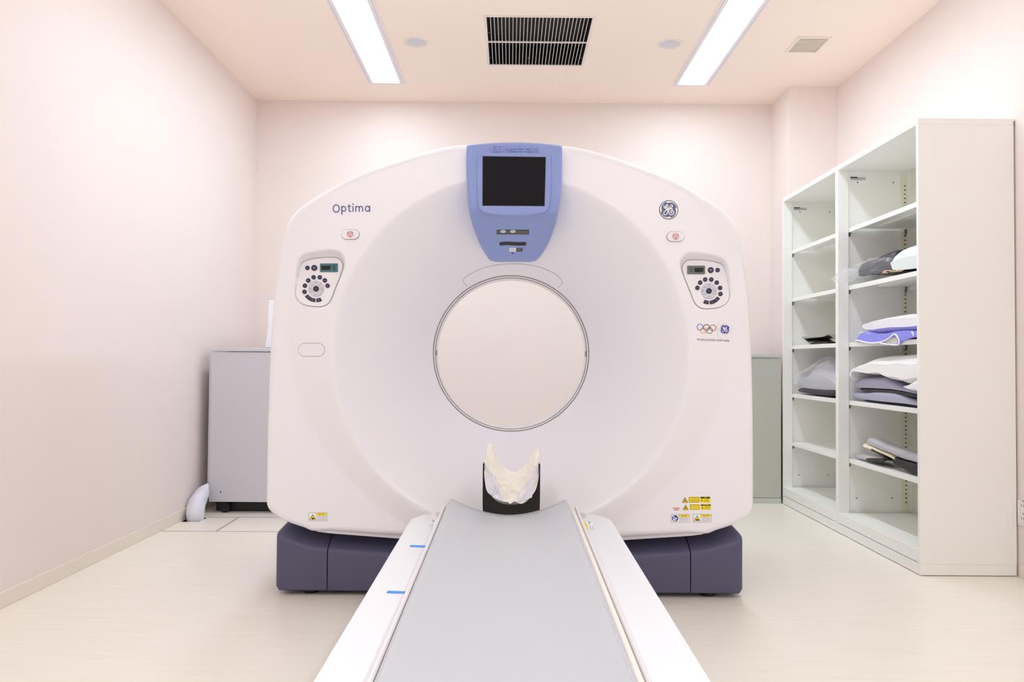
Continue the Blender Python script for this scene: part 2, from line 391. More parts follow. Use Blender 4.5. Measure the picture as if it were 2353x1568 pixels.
outl = [(1125, 330), (1075, 333), (1029, 338), (967, 352), (891, 376.5), (839, 395), (784, 421), (738, 447), (701, 471), (680, 490), (666, 508), (657, 533), (650.5, 569), (644, 606), (638, 643), (632, 692), (627.5, 744), (624.5, 800), (620, 913), (617, 1035), (615.5, 1143), (616.5, 1161), (624, 1174), (640, 1185), (661, 1198), (689, 1208), (704, 1213), (721, 1220), (760, 1219), (820, 1223), (918, 1229.5), (1040, 1234), (1120, 1235)]
half = []
for px, py in outl:
    yy = 3.15
    for _ in range(6): q = atY(px, py, yy); yy = float(fsurf(CX+(q.x-CX)*.96, CZ+(q.z-CZ)*.96))+.03
    half.append(q)
OL = [(p.x-CX, p.z-CZ) for p in half]
xc_shift = 0.5*((-atY(615.5, 1143, 3.15).x+CX)-(atY(1731, 1143, 3.15).x-CX))   # centre the outline on the bore axis
OL = [(x+xc_shift/1, z) for x, z in OL] if abs(xc_shift) < .03 else OL
OL = [(p.x, p.y) for p in spline([Vector((x, z, 0)) for x, z in OL], 8)]
ang = np.array([math.atan2(-x, z) for x, z in OL]); rad = np.hypot(*np.array(OL).T)   # 0 = up, pi = down
ang = np.concatenate([[0], ang, [math.pi]]); rad = np.concatenate([[rad[0]], rad, [abs(OL[-1][1])]])
def rout(th): return np.interp(np.abs(((th+math.pi) % (2*math.pi))-math.pi), ang, rad)
NT = 1200
TH = np.linspace(-math.pi, math.pi, NT, endpoint=False)
RO = rout(TH)
for _ in range(3): RO = (np.roll(RO, 1)+2*RO+np.roll(RO, -1))/4
FIL = .032
# outer crease radius by direction
rg = np.linspace(RR, 1.1, 400)
RC = np.empty(NT)
for i, th in enumerate(TH):
    s_ = YRG+SB*(rg-RR) > YRG+.0845+.064*(rg*math.cos(th)); RC[i] = rg[np.argmax(s_)] if s_.any() else 1.1
RC = np.clip(RC, RR+.04, RO-FIL-.02)
def lay(a, b, n, end=False): return [(a+(b-a)*t_) for t_ in np.linspace(0, 1, n+1)[:(n+1 if end else n)]]
lay_r = lay(np.full(NT, RI), np.full(NT, RR-.02), 60)+lay(np.full(NT, RR-.02), np.full(NT, RR+.02), 8)+lay(np.full(NT, RR+.02), RC-.012, 34)+lay(RC-.012, RC+.012, 6)+lay(RC+.012, RO-FIL, 30, True)
X = []; Y = []; Z = []
base_y = None
for r in lay_r:
    x = CX-r*np.sin(TH); z = CZ+r*np.cos(TH); y = fsurf(x, z); X.append(x); Z.append(z); Y.append(y)
for k in range(1, 9):
    ph = math.pi/2*k/8; r = RO-FIL+FIL*math.sin(ph)
    X.append(CX-r*np.sin(TH)); Z.append(CZ+r*np.cos(TH)); Y.append(fsurf(CX-(RO-FIL)*np.sin(TH), CZ+(RO-FIL)*np.cos(TH))+FIL*(1-math.cos(ph)))
X.append(X[-1]); Z.append(Z[-1]); Y.append(np.full(NT, 3.40))
nl = len(X); X = np.array(X); Y = np.array(Y); Z = np.array(Z)
for pl, PP, QQ, _ in pockets:
    mk = (X > QQ[:, 0].min()-.01) & (X < QQ[:, 0].max()+.01) & (Z > QQ[:, 1].min()-.01) & (Z < QQ[:, 1].max()+.01)
    xx, zz, yy = X[mk], Z[mk], Y[mk]
    dq = sdist(QQ, xx, zz); dp = -sdist(PP, xx, zz)
    w = np.where(dp <= .001, 1, np.clip(dq, 0, None)/(np.clip(dq, 0, None)+np.clip(dp, 0, None)+1e-6))
    w = np.clip(w, 0, 1); w = w*w*(3-2*w)
    Y[mk] = yy*(1-w)+(pl(xx, zz)+.003)*w
V = np.stack([X, Y, Z], -1).reshape(-1, 3)
I = np.arange(nl*NT).reshape(nl, NT); A_ = I[:-1]; B_ = I[1:]
Q = np.stack([A_, np.roll(A_, -1, 1), np.roll(B_, -1, 1), B_], -1).reshape(-1, 4)[:, ::-1]
gantry = empty('scanner_gantry', (CX, 3.55, 0), 'large white ring-shaped body scanner standing on a slate base behind the patient table', 'scanner')
def np_mesh(name, V, Q):
    me = bpy.data.meshes.new(name); me.vertices.add(len(V)); me.vertices.foreach_set('co', np.ascontiguousarray(V, dtype=np.float32).ravel())
    me.loops.add(len(Q)*4); me.loops.foreach_set('vertex_index', np.ascontiguousarray(Q, dtype=np.int32).ravel())
    me.polygons.add(len(Q)); me.polygons.foreach_set('loop_start', np.arange(0, len(Q)*4, 4, dtype=np.int32))
    me.update(calc_edges=True); me.validate(); return me
link('front_cover', np_mesh('front_cover', V, Q), M['cover'], gantry, True)
# rear cover: side wall, back face, rear funnel
def ringpts(r, y): return [(CX-rr*math.sin(t_), y, CZ+rr*math.cos(t_)) for rr, t_ in zip(r, TH[::5])]
r5 = RO[::5]
MB().rings([ringpts(r5-.02, 3.385), ringpts(r5+.0, 3.405), ringpts(r5+.0, 3.93), ringpts(r5-.04, 3.99), ringpts(np.full(len(r5), .62), 4.0), ringpts(np.full(len(r5), .45), 3.85), ringpts(np.full(len(r5), .336), 3.62)], caps=False).build('rear_cover', M['cover'], gantry, True, 40)
# bore: rings, liner and scan window
def lathe(name, prof, m, parent=gantry, n=160, sh=True, auto=25):
    R = [[(CX-r*math.sin(2*math.pi*k/n), y, CZ+r*math.cos(2*math.pi*k/n)) for k in range(n)] for r, y in prof]
    return MB().rings(R, caps=False).build(name, m, parent, sh, auto)
lathe('bore_gasket', [(RI+.0006, YRG+DD-.002), (RI-.0035, YRG+DD+.004), (RI-.0035, YRG+DD+.012), (RI+.0006, YRG+DD+.012)], M['seam'])
lathe('bore_trim', [(RI-.0005, YRG+DD+.006), (RI-.003, YRG+DD+.003), (RI-.006, YRG+DD+.006), (RI-.006, YRG+DD+.03), (RI-.002, YRG+DD+.03)], M['cover2'])
lathe('bore_gasket', [(RI-.0056, YRG+DD+.03), (RI-.0085, YRG+DD+.032), (RI-.0085, YRG+DD+.037), (RI-.0055, YRG+DD+.037)], M['seam'])
lathe('bore_liner', [(RI-.006, YRG+DD+.037), (RI-.0075, YRG+DD+.04), (RI-.006, YRG+DD+.07), (RI-.006, YRG+DD+.12), (.336, 3.625)], M['cover2'])
for sx in (-1, 1):
    x = CX+sx*(RI-.0062); MB().box((x-.0006, YRG+DD+.05, CZ-.012), (x+.0006, YRG+DD+.12, CZ+.012), .0003).build('laser_window', M['seam'], gantry)

# ---- decal builder: thin raised printed or moulded shapes that follow a surface
class Decal:
    def __init__(s, fn=None, fn3=None, off=.0006):
        s.bm = bmesh.new(); s.fn = fn; s.fn3 = fn3; s.off = off; s.mats = []
    def P(s, x, y, off):
        if s.fn3: return s.fn3(x, y, off)
        p = hit(s.fn, x, y); p.y -= off; return p
    def mi(s, m):
        if m not in s.mats: s.mats.append(m)
        return s.mats.index(m)
    def poly(s, pts, m, lev=0, th=None):
        o = s.off*(1+lev); i = s.mi(m)
        top = [s.bm.verts.new(s.P(x, y, o)) for x, y in pts]; fs = [s.bm.faces.new(top)]
        low = [s.bm.verts.new(s.P(x, y, o-(th if th else s.off*.9))) for x, y in pts]; n = len(pts)
        for k in range(n): fs.append(s.bm.faces.new((top[k], low[k], low[(k+1) % n], top[(k+1) % n])))
        for f in fs: f.material_index = i
        return s
    def rect(s, x0, y0, x1, y1, m, lev=0, th=None, rot=0): return s.poly([(x0, y0), (x1, y0+rot), (x1, y1+rot), (x0, y1)], m, lev, th)
    def rrect(s, x0, y0, x1, y1, r, m, lev=0, th=None, n=6):
        P = []
        for cx, cy, a0 in ((x1-r, y0+r, -90), (x1-r, y1-r, 0), (x0+r, y1-r, 90), (x0+r, y0+r, 180)):
            for k in range(n+1): a = math.radians(a0+90*k/n); P.append((cx+r*math.cos(a), cy+r*math.sin(a)))
        return s.poly(P, m, lev, th)
    def disc(s, cx, cy, r, m, lev=0, th=None, n=28, ry=None):
        ry = ry or r; return s.poly([(cx+r*math.cos(2*math.pi*k/n), cy+ry*math.sin(2*math.pi*k/n)) for k in range(n)], m, lev, th)
    def annulus(s, cx, cy, r0, r1, m, lev=0, a0=0, a1=360, n=36):
        i = s.mi(m); o = s.off*(1+lev)
        A = [math.radians(a0+(a1-a0)*k/n) for k in range(n+1)]
        a = [s.bm.verts.new(s.P(cx+r0*math.cos(t), cy+r0*math.sin(t), o)) for t in A]; b = [s.bm.verts.new(s.P(cx+r1*math.cos(t), cy+r1*math.sin(t), o)) for t in A]
        for k in range(n): s.bm.faces.new((a[k], b[k], b[k+1], a[k+1])).material_index = i
        return s
    def sector(s, cx, cy, r0, r1, a0, a1, m, lev=0, th=None, n=8):
        P = [(cx+r1*math.cos(math.radians(a0+(a1-a0)*k/n)), cy+r1*math.sin(math.radians(a0+(a1-a0)*k/n))) for k in range(n+1)]
        P += [(cx+r0*math.cos(math.radians(a1+(a0-a1)*k/n)), cy+r0*math.sin(math.radians(a1+(a0-a1)*k/n))) for k in range(n+1)]
        return s.poly(P, m, lev, th)
    def stroke(s, pts, w, m, lev=0, closed=False, smooth=4, w1=None):
        P = [Vector((x, y, 0)) for x, y in pts]
        if smooth: P = spline(P, smooth, closed)
        n = len(P); i = s.mi(m); o = s.off*(1+lev); L = []; R = []
        for k in range(n):
            a = P[(k-1) % n] if closed or k else P[0]; b = P[(k+1) % n] if closed or k < n-1 else P[-1]
            d = (b-a); d = d.normalized() if d.length > 1e-9 else Vector((1, 0, 0)); q = Vector((-d.y, d.x, 0))
            ww = w if w1 is None else w+(w1-w)*k/(n-1)
            L.append(s.bm.verts.new(s.P(*(P[k]+q*ww/2).xy, o))); R.append(s.bm.verts.new(s.P(*(P[k]-q*ww/2).xy, o)))
        for k in range(n if closed else n-1): s.bm.faces.new((L[k], L[(k+1) % n], R[(k+1) % n], R[k])).material_index = i
        if not closed:
            for p, ww in ((P[0], w), (P[-1], w1 or w)):
                vs = [s.bm.verts.new(s.P(p.x+ww/2*math.cos(2*math.pi*k/10), p.y+ww/2*math.sin(2*math.pi*k/10), o+1e-5)) for k in range(10)]
                s.bm.faces.new(vs).material_index = i
        return s
    def text(s, txt, cx, cy, h, m, lev=0, width=None, rot=0, sp=1.0, off2=0, ext=0):
        cu = bpy.data.curves.new('t', 'FONT'); cu.body = txt; cu.size = 1; cu.align_x = 'CENTER'; cu.align_y = 'CENTER'; cu.space_character = sp; cu.resolution_u = 4; cu.extrude = .02 if ext else 0
        ob = bpy.data.objects.new('t', cu); col.objects.link(ob); dg = bpy.context.evaluated_depsgraph_get()
        me = bpy.data.meshes.new_from_object(ob.evaluated_get(dg)); bpy.data.objects.remove(ob)
        if not me.vertices: return s
        xs = [v.co.x for v in me.vertices]; ys_ = [v.co.y for v in me.vertices]
        sx = (h/(max(ys_)-min(ys_))); kx = sx if width is None else width/(max(xs)-min(xs))
        mx, my = (max(xs)+min(xs))/2, (max(ys_)+min(ys_))/2; c, sn = math.cos(math.radians(rot)), math.sin(math.radians(rot)); i = s.mi(m); o = s.off*(1+lev)+off2
        vs = []
        for v in me.vertices:
            x, y = (v.co.x-mx)*kx, -(v.co.y-my)*sx; vs.append(s.bm.verts.new(s.P(cx+x*c-y*sn, cy+x*sn+y*c, o+(v.co.z/.02*ext if ext else 0))))
        for p in me.polygons:
            try: s.bm.faces.new([vs[q] for q in p.vertices]).material_index = i
            except ValueError: pass
        return s
    def build(s, name, parent, label=None):
        for f in s.bm.faces: f.normal_update()
        me = bpy.data.meshes.new(name); s.bm.to_mesh(me); s.bm.free()
        o = link(name, me, s.mats, parent)
        if label: o['label'] = label
        return o
FS = fsurf
# control panels
def control_panel(side):
    pl, PP, QQ, sp = pockets[side]; dial = (DL, DR)[side]; sg = (1, -1)[side]; dx, dy = dial
    pts = [(p.x, p.y) for p in sp]
    d = Decal(pl, off=.003)
    d.poly([(x, y) for x, y in pts], M['cover2'], 0, .012)
    panel = d.build('control_panel', gantry)
    c = (sum(p[0] for p in pts)/len(pts), sum(p[1] for p in pts)/len(pts))
    g = Decal(pl, off=.0018)
    g.stroke([(c[0]+(x-c[0])*1.008, c[1]+(y-c[1])*1.008) for x, y in pts[::3]], 1.0, M['seam'], 0, True, 3)
    g.build('panel_gasket', panel)
    def pp(zx, zy): return (dx+sg*((zx-475)/13.07), dy+(zy-965)/13.07)   # positions read on the panel
    small = [(218, 340, 5.1), (424, 340, 6.8), (405, 622, 5.1), (589, 622, 5.1), (243, 716, 5.1), (740, 716, 5.1), (143, 874, 5.1), (822, 874, 5.1), (132, 1056, 5.1), (477, 966, 6.7)]
    for zx, zy, r in small:
        x, y = pp(zx, zy); b_ = Decal(pl, off=.0052); b_.disc(x, y, r, M['navy'], 0, .0025)
        b_.stroke([(x-1.6, y), (x+1.6, y)], .7, M['mark'], .05, smooth=0)
        if r > 6: b_.annulus(x, y, 2.2, 2.8, M['mark'], .05, n=12) if zy < 500 else None
        b_.build('button', panel)
    for a0, a1 in ((118, 145), (93.5, 117), (64, 88)):
        if sg < 0: a0, a1 = 180-a1, 180-a0
        b_ = Decal(pl, off=.0052); b_.sector(dx, dy, 22.6, 30.8, a0, a1, M['navy'], 0, .0025)
        am = math.radians((a0+a1)/2); x, y = dx+26.5*math.cos(am), dy+26.5*math.sin(am); b_.stroke([(x-1.5, y-1), (x+1.5, y+1)], .7, M['mark'], .05, smooth=0); b_.build('button', panel)
    for a0, a1, wd in ((-138, -42, 0), (42, 138, 0), (-33, 33, 1), (147, 213, 1)):
        b_ = Decal(pl, off=.0052); b_.sector(dx, dy, 9.4, 18, a0, a1, M['seam'], -.15, .0025, 12); b_.sector(dx, dy, 9.9, 17.5, a0+2, a1-2, M['pad'], 0, .001, 12)
        am = math.radians((a0+a1)/2); x, y = dx+13.7*math.cos(am), dy+13.7*math.sin(am)
        b_.stroke([(x-2.5, y), (x+2.5, y)], .8, M['ink'], .04, smooth=0) if not wd else b_.stroke([(x, y-3), (x, y+3)], .8, M['ink'], .04, smooth=0)
        b_.build('direction_button', panel)
    x0, y0 = pp(592, 205); x1, y1 = pp(1133, 467)
    dd = Decal(pl, off=.0042); dd.rrect(min(x0, x1), y0, max(x0, x1), y1, 2.5, M['teal'] if side == 0 else M['greydisp'], 0, .002)
    if side == 0: u0, u1 = pp(640, 0)[0], pp(915, 0)[0]; mx = pp(1015, 0)[0]
    else: u0, u1 = pp(915, 0)[0], pp(640, 0)[0]; mx = pp(1015, 0)[0]
    ya, yb = pp(0, 270)[1], pp(0, 405)[1]
    dd.rect(u0, ya, u1, yb, M['mblack'], .1); dd.disc(u1-1.3, yb-1.8, .6, M['green'], .2, n=8)
    ym_ = pp(0, 300)[1]; dd.annulus(mx, ym_, 3.3, 4.1, M['ink'], .1, n=20)
    for k in range(3): dd.stroke([(mx, ym_), (mx+2.6*math.cos(k*2.1+.5), ym_+2.6*math.sin(k*2.1+.5))], .9, M['ink'], .12, smooth=0)
    for k in (-1, 0, 1): dd.stroke([(mx+k*2.4, ym_+5), (mx+k*2.4, ym_+8.2)], .9, M['ink'], .1, smooth=0)
    dd.stroke([(mx-2.6, ym_+5.6), (mx+2.6, ym_+5.6)], .8, M['ink'], .1, smooth=0)
    dd.build('display', panel)
control_panel(0); control_panel(1)
# emergency stop capsules
def capsule(d, cx, cy, w, h, m, lev=0, th=None): return d.rrect(cx-w/2, cy-h/2, cx+w/2, cy+h/2, h/2, m, lev, th, 10)
for cx, cy in ((805.3, 539), (1552, 544)):
    d = Decal(FS, off=.0012); capsule(d, cx, cy, 44, 26, M['cover2'], -.3); capsule(d, cx, cy, 41.6, 23.6, M['seam'], 0, .0012); bz = d.build('stop_button_surround', gantry)  # grey ring painted as the shade in the groove round the button
    d = Decal(FS, off=.006); capsule(d, cx, cy, 39.5, 21.5, M['cover2'], 0, .006); b_ = d.build('emergency_stop_button', gantry)
    d = Decal(FS, off=.0065); d.annulus(cx, cy, 6.3, 7.3, M['red'], 0, n=28)
    for p, q in (((-5.6, -3.4), (5.6, -3.4)), ((5.6, -3.4), (0, 6.4)), ((0, 6.4), (-5.6, -3.4))): d.stroke([(cx+p[0], cy+p[1]), (cx+q[0], cy+q[1])], .9, M['red'], .01, smooth=0)
    d.stroke([(cx, cy-2), (cx, cy+1.5)], 1.1, M['red'], .02, smooth=0); d.disc(cx, cy+3.2, .6, M['red'], .02, n=8)
    d.build('stop_symbol', b_)
d = Decal(FS, off=.0008); capsule(d, 715.7, 804.3, 61.5, 31, M['seam'], 0); capsule(d, 715.7, 804.3, 59.7, 29, M['cover'], .9, .001); d.build('cover_plug', gantry)
# hatch seam above the bore
arc = unzoom([(410, 245), (378, 205), (390, 180), (450, 140), (550, 95), (680, 68), (800, 60), (920, 68), (1040, 95), (1150, 145), (1205, 200), (1205, 225), (1175, 260)], 960, 590, 3.645)
d = Decal(FS, off=.0008); d.stroke(arc, .8, M['seam'], 0, smooth=6); d.build('hatch_gap', gantry)
# Optima lettering (rounded strokes)
d = Decal(FS, off=.0008); W = 2.6
def ell(cx, cy, rx, ry, a0, a1, n=14): return [(cx+rx*math.cos(math.radians(a0+(a1-a0)*k/n)), cy+ry*math.sin(math.radians(a0+(a1-a0)*k/n))) for k in range(n+1)]
d.stroke(ell(772.6, 479.5, 7.1, 8.4, 0, 345, 20), W, M['opt'], 0, True, 0)
d.stroke([(785.2, 475), (785.5, 493)], W, M['opt'], 0, smooth=0); d.stroke(ell(789.8, 480.3, 4.7, 5.8, -165, 165, 16), W, M['opt'], 0, smooth=0)
d.stroke([(802.3, 471), (802.3, 482), (803.2, 485.5), (806.3, 486.2)], W, M['opt'], 0); d.stroke([(799, 474.8), (806.3, 474.6)], W*.8, M['opt'], 0, smooth=0)
d.stroke([(811.2, 475), (811.2, 486.3)], W, M['opt'], 0, smooth=0); d.disc(811.3, 469.4, 1.7, M['opt'], 0, n=12)
d.stroke([(817.6, 475), (817.6, 486.2)], W, M['opt'], 0, smooth=0)
for x in (817.6, 825.4): d.stroke([(x, 479.5), (x+1.2, 475.8), (x+4, 474.4), (x+6.8, 475.8), (x+7.7, 479.5), (x+7.8, 486.2)], W*.92, M['opt'], 0)
d.stroke(ell(844.3, 480, 4.7, 5.9, 20, 340, 18), W, M['opt'], 0, smooth=0); d.stroke([(849.3, 474.2), (849.3, 482), (849.9, 486)], W, M['opt'], 0, smooth=0)
d.build('lettering', gantry, 'indigo brand lettering on the upper left of the cover')
# round monogram badges
def badge(cx, cy, R, disc, ringm, name, label):
    d = Decal(FS, off=.0009)
    d.disc(cx, cy, R, ringm, -.3, n=48); d.disc(cx, cy, R*.93, M['white'], 0, n=48); d.disc(cx, cy, R*.875, disc, .25, n=48)
    u = lambda zx, zy: (cx+(zx-484)/290*R, cy+(zy-424)/290*R)
    Gs = [(340, 300), (343, 340), (372, 374), (415, 350), (455, 300), (448, 272), (420, 278), (388, 320), (384, 372), (408, 402), (445, 385), (482, 345)]
    G2 = [(482, 345), (462, 420), (445, 500), (415, 560), (370, 572), (333, 545), (345, 490), (400, 440), (470, 405), (530, 385), (600, 398)]
    E1 = [(530, 392), (522, 345), (545, 290), (580, 272), (598, 300), (582, 345), (545, 372), (515, 400), (490, 450), (490, 520), (530, 570), (590, 570), (635, 525), (628, 465), (585, 443), (548, 465), (545, 500), (572, 512), (585, 495)]
    w = R*.085
    for s_ in (Gs, G2, E1): d.stroke([u(*p) for p in s_], w, M['white'], .5, smooth=5)
    d.stroke([u(545, 398), u(602, 402)], w, M['white'], .52, smooth=0)
    for k in range(4):
        a = k*90-100; P = []
        for j in range(9):
            t_ = j/8; an = math.radians(a+t_*62); rr = R*(.78+.10*min(1, t_*1.6)); P.append((cx+rr*math.cos(an), cy+rr*math.sin(an)))
        d.stroke(P, R*.14, M['white'], .5, smooth=0, w1=R*.05)
    return d.build(name, gantry, label)
badge(1536.5, 482.5, 22, M['logo'], M['ink'], 'badge', 'round slate blue badge with white script monogram')
badge(1665.6, 757.3, 12.0, M['logo2'], M['lav'], 'badge', 'small royal blue badge with white script monogram')
d = Decal(FS, off=.0007)
for x, y, m_, lv in ((1608.6, 752.2, 'r_blue', 0), (1623.4, 752.9, 'r_black', 0), (1638.1, 753.7, 'r_red', 0), (1616, 759.5, 'r_or', .1), (1630.5, 760, 'r_gr', .1)): d.annulus(x, y, 6.1, 7.5, M[m_], lv, n=36)
d.stroke([(1649.4, 739), (1648.6, 775)], .5, M['lav'], 0, smooth=0)
d.text('WORLDWIDE PARTNER', 1638.6, 782, 4.6, M['ink'], 0, width=75, rot=2.3, sp=1.15)
d.build('sponsor_mark', gantry, 'five coloured interlocked rings above small grey lettering')
# warning labels
def dashes(d, x0, y0, x1, rows, pitch, m, lev=.3, seed=1, h=.7):
    rnd = random.Random(seed)
    for r in range(rows):
        x = x0+rnd.random()*1.5; y = y0+r*pitch; e = x1-rnd.random()*3
        while x < e:
            w = .5+rnd.random()*1.1; d.rect(x, y, min(x+w, e), y+h, m, lev); x += w+.5
def tri(d, cx, top, bot, w, m, lev): return d.poly([(cx, top), (cx+w/2, bot), (cx-w/2, bot)], m, lev)
def laser_tri(d, cx, top, bot, w):
    tri(d, cx, top-.6, bot+.5, w+1.5, M['yellow'], 0); tri(d, cx, top, bot, w, M['ink'], .2); tri(d, cx, top+2.6, bot-1, w-4.2, M['yellow'], .4); d.disc(cx, bot-4.4, 1.6, M['mblack'], .6, n=12)
    for k in range(8): d.stroke([(cx, bot-4.4), (cx+2.6*math.cos(k*.785), bot-4.4+2.6*math.sin(k*.785))], .25, M['mblack'], .55, smooth=0)
z6 = lambda x, y: (1500+x/14.706, 1120+y/14.71)
d = Decal(FS, off=.0006); x, y = z6(1087, 340); laser_tri(d, x, y, z6(0, 525)[1], 13.6); d.build('warning_label', gantry, 'yellow laser triangle')
d = Decal(FS, off=.0006); x, y = z6(1108, 594); laser_tri(d, x, y, z6(0, 770)[1], 13); d.build('warning_label', gantry, 'yellow laser triangle in the lower row')
for a, b, t1, sd in (((1210, 328), (1578, 524), .9, 3), ((1252, 578), (1586, 766), .7, 4)):
    (x0, y0), (x1, y1) = z6(*a), z6(*b); d = Decal(FS, off=.0006); d.rrect(x0, y0, x1, y1, .8, M['yellow'], 0); d.rrect(x0+.8, y0+.8, x1-.8, y1-.8, .8, M['ink'], .2); d.rrect(x0+.8+t1, y0+.8+t1, x1-.8-t1, y1-.8-t1, .5, M['yellow'], .4)
    if sd == 3: d.text('レーザ光', (x0+x1)/2, y0+4.2, 1.7, M['ink'], .6); dashes(d, x0+3, y0+6, x1-3, 2, 2.2, M['ink'], .6, sd, .9)
    else: dashes(d, x0+4, y0+4, x1-3, 3, 1.9, M['seam'], .6, sd, .6)
    d.build('warning_label', gantry, 'yellow rectangular laser notice')
for a, b, txt, sd in (((1600, 320), (1945, 522), '注意', 5), ((1620, 575), (1962, 765), 'CAUTION', 6)):
    (x0, y0), (x1, y1) = z6(*a), z6(*b); d = Decal(FS, off=.0006); d.rect(x0, y0, x1, y1, M['yellow'], 0); d.rect(x0+.5, y0+.6, x1-.8, y0+4.1, M['mblack'], .2)
    d.text(txt, (x0+x1)/2, y0+2.35, 2.7, M['yellow'], .4, width=None if sd == 5 else 15); d.disc(x0+4.2, y0+8.9, 1.3, M['mblack'], .3, n=12)
    for k in range(8): d.stroke([(x0+4.2, y0+8.9), (x0+4.2+2.1*math.cos(k*.785), y0+8.9+2.1*math.sin(k*.785))], .25, M['mblack'], .25, smooth=0)
    dashes(d, x0+8.5, y0+5.6, x1-2, 4, 1.8, M['dark'], .3, sd, .6); d.build('warning_label', gantry, 'yellow caution notice with black header')
d = Decal(FS, off=.0006); (x0, y0), (x1, y1) = z6(670, 688), z6(922, 722); d.rect(x0, y0+.6, x1, y1+.1, M['orange'], 0, rot=-.5); d.rect(x0+.8, y1, x1-1, y1+6.2, M['white'], 0)
rnd = random.Random(3); x = x0+2
while x < x1-2.5: w = .3+rnd.random()*.7; d.rect(x, y1+.7, x+w, y1+4.6, M['ink'], .3); x += w+.4+rnd.random()*.5
d.build('barcode_sticker', gantry)
def notice(x0, y0, x1, y1, kind, label):
    d = Decal(FS, off=.0006); d.rect(x0, y0, x1, y1, M['labelgrey'], 0); w = x1-x0; h = y1-y0
    d.rect(x0+1.4, y0+1.2, x0+w*.405, y1-1.3, M['white'], .25); d.rect(x0+w*.42, y0+1.2, x1-1.2, y0+h*.36, M['yellow'], .25); d.rect(x0+w*.42, y0+h*.36, x1-1.2, y1-1.3, M['white'], .25)
    cx = x0+w*.225
    if kind == 'read':
        cy = y0+h*.5; d.disc(cx, cy, h*.385, M['signblue'], .5); d.disc(cx-2.6, cy-3.4, 1.7, M['white'], .7, n=12)
        d.stroke([(cx-3.2, cy), (cx-2.6, cy+3.2), (cx, cy+4.5)], 3, M['white'], .7); d.poly([(cx-.3, cy+.2), (cx+2.2, cy-3), (cx+5.4, cy+.4), (cx+1, cy+4.6)], M['white'], .72); d.stroke([(cx-.5, cy+1), (cx+1.2, cy+2.2), (cx+4.2, cy+.4)], .7, M['signblue'], .95, smooth=0)
    else:
        tri(d, cx, y0+h*.17, y1-h*.17, w*.35, M['ink'], .5); tri(d, cx, y0+h*.17+2.2, y1-h*.17-.8, w*.35-3.4, M['yellow'], .7)
        d.rrect(cx-2, y1-h*.38, cx+3.2, y1-h*.22, 1, M['mblack'], .9); d.stroke([(cx-3, y1-h*.5), (cx-1.6, y1-h*.3)], .7, M['mblack'], .92, smooth=0)
    tx = x0+w*.6; ty = y0+h*.2; tri(d, tx, ty-2.2, ty+1.9, 4.6, M['ink'], .5); tri(d, tx, ty-1.1, ty+1.3, 2.8, M['yellow'], .7); d.text('注意', tx+7, ty, 3.3, M['ink'], .5)
    dashes(d, x0+w*.45, y0+h*.42, x1-2, 4, h*.125, M['ink'], .5, int(x0), .9)
    d.build('warning_label', gantry, label)
x0, y0 = z6(610, 915); x1, y1 = z6(1240, 1190); notice(x0, y0, x1, y1, 'read', 'grey framed notice with blue reading symbol')
x0, y0 = z6(1356, 906); x1, y1 = z6(1982, 1188); notice(x0, y0, x1, y1, 'hand', 'grey framed notice with yellow hand hazard triangle')
notice(709, 1178.3, 751.7, 1198, 'hand', 'grey framed hand hazard notice at the lower left')

# ---- display housing
hl = [(1072.5, 332), (1070.8, 345), (1070.6, 382), (1072.7, 422), (1075.7, 463), (1082, 500), (1091, 529), (1103, 559), (1115.5, 581), (1124, 594)]
hr = [(1291.5, 333), (1292.6, 345), (1292.2, 382), (1291, 422), (1286.5, 463), (1280, 500), (1271, 529), (1259, 559), (1246, 581), (1236, 594)]
def hfun(x, z):
    # upper part stands almost upright around the screen, lower part follows the funnel inwards
    z1 = 1.47; z0 = 1.315
    zb = CZ+.365; yb = float(fsurf(CX, zb))-.016
    zk = 1.50; yk = 3.035
    lo = yk+(zk-z)*(yb-yk)/(zk-zb); hi = 3.02+.05*(z-1.5)
    zz = z-1.72
    hi = hi+.35*np.maximum(0, zz-.03)**2*6
    k = .035; y = .5*(lo+hi+np.sqrt((lo-hi)**2+k*k))-.012
    return np.minimum(y, fsurf(x, z)-.006)
nv, nu = 60, 40
def interp_edge(E, t_):
    L = [0]
    for a, b in zip(E, E[1:]): L.append(L[-1]+math.hypot(b[0]-a[0], b[1]-a[1]))
    s_ = t_*L[-1]
    for k in range(len(E)-1):
        if s_ <= L[k+1] or k == len(E)-2:
            f_ = (s_-L[k])/(L[k+1]-L[k]); return (E[k][0]+(E[k+1][0]-E[k][0])*f_, E[k][1]+(E[k+1][1]-E[k][1])*f_)
def hgrid(u, v):      # u 0..1 left to right, v 0..1 top to bottom -> pixel position on the housing face
    a, b = interp_edge(hls, v), interp_edge(hrs, v)
    x = a[0]+(b[0]-a[0])*u; y = a[1]+(b[1]-a[1])*u
    s_ = 4*u*(1-u)
    y += -7.5*s_*max(0, 1-v*6)**1 + 4.5*s_*0
    if v > .93: y += ((v-.93)/.07)*(1-(2*u-1)**6)*7.5-((v-.93)/.07)*2.5*s_
    return x, y
hls = [(p.x, p.y) for p in spline([Vector((*p, 0)) for p in hl], 5)]; hrs = [(p.x, p.y) for p in spline([Vector((*p, 0)) for p in hr], 5)]
R = []; FR = .014
VV = [i/nv for i in range(nv+1)]; UU = [i/nu for i in range(nu+1)]
bm = bmesh.new(); G = []
for v in VV:
    row = []
    for u in UU:
        row.append(hit(hfun, *hgrid(u, v)))
    G.append(row)
w_top = (G[0][-1]-G[0][0]).length
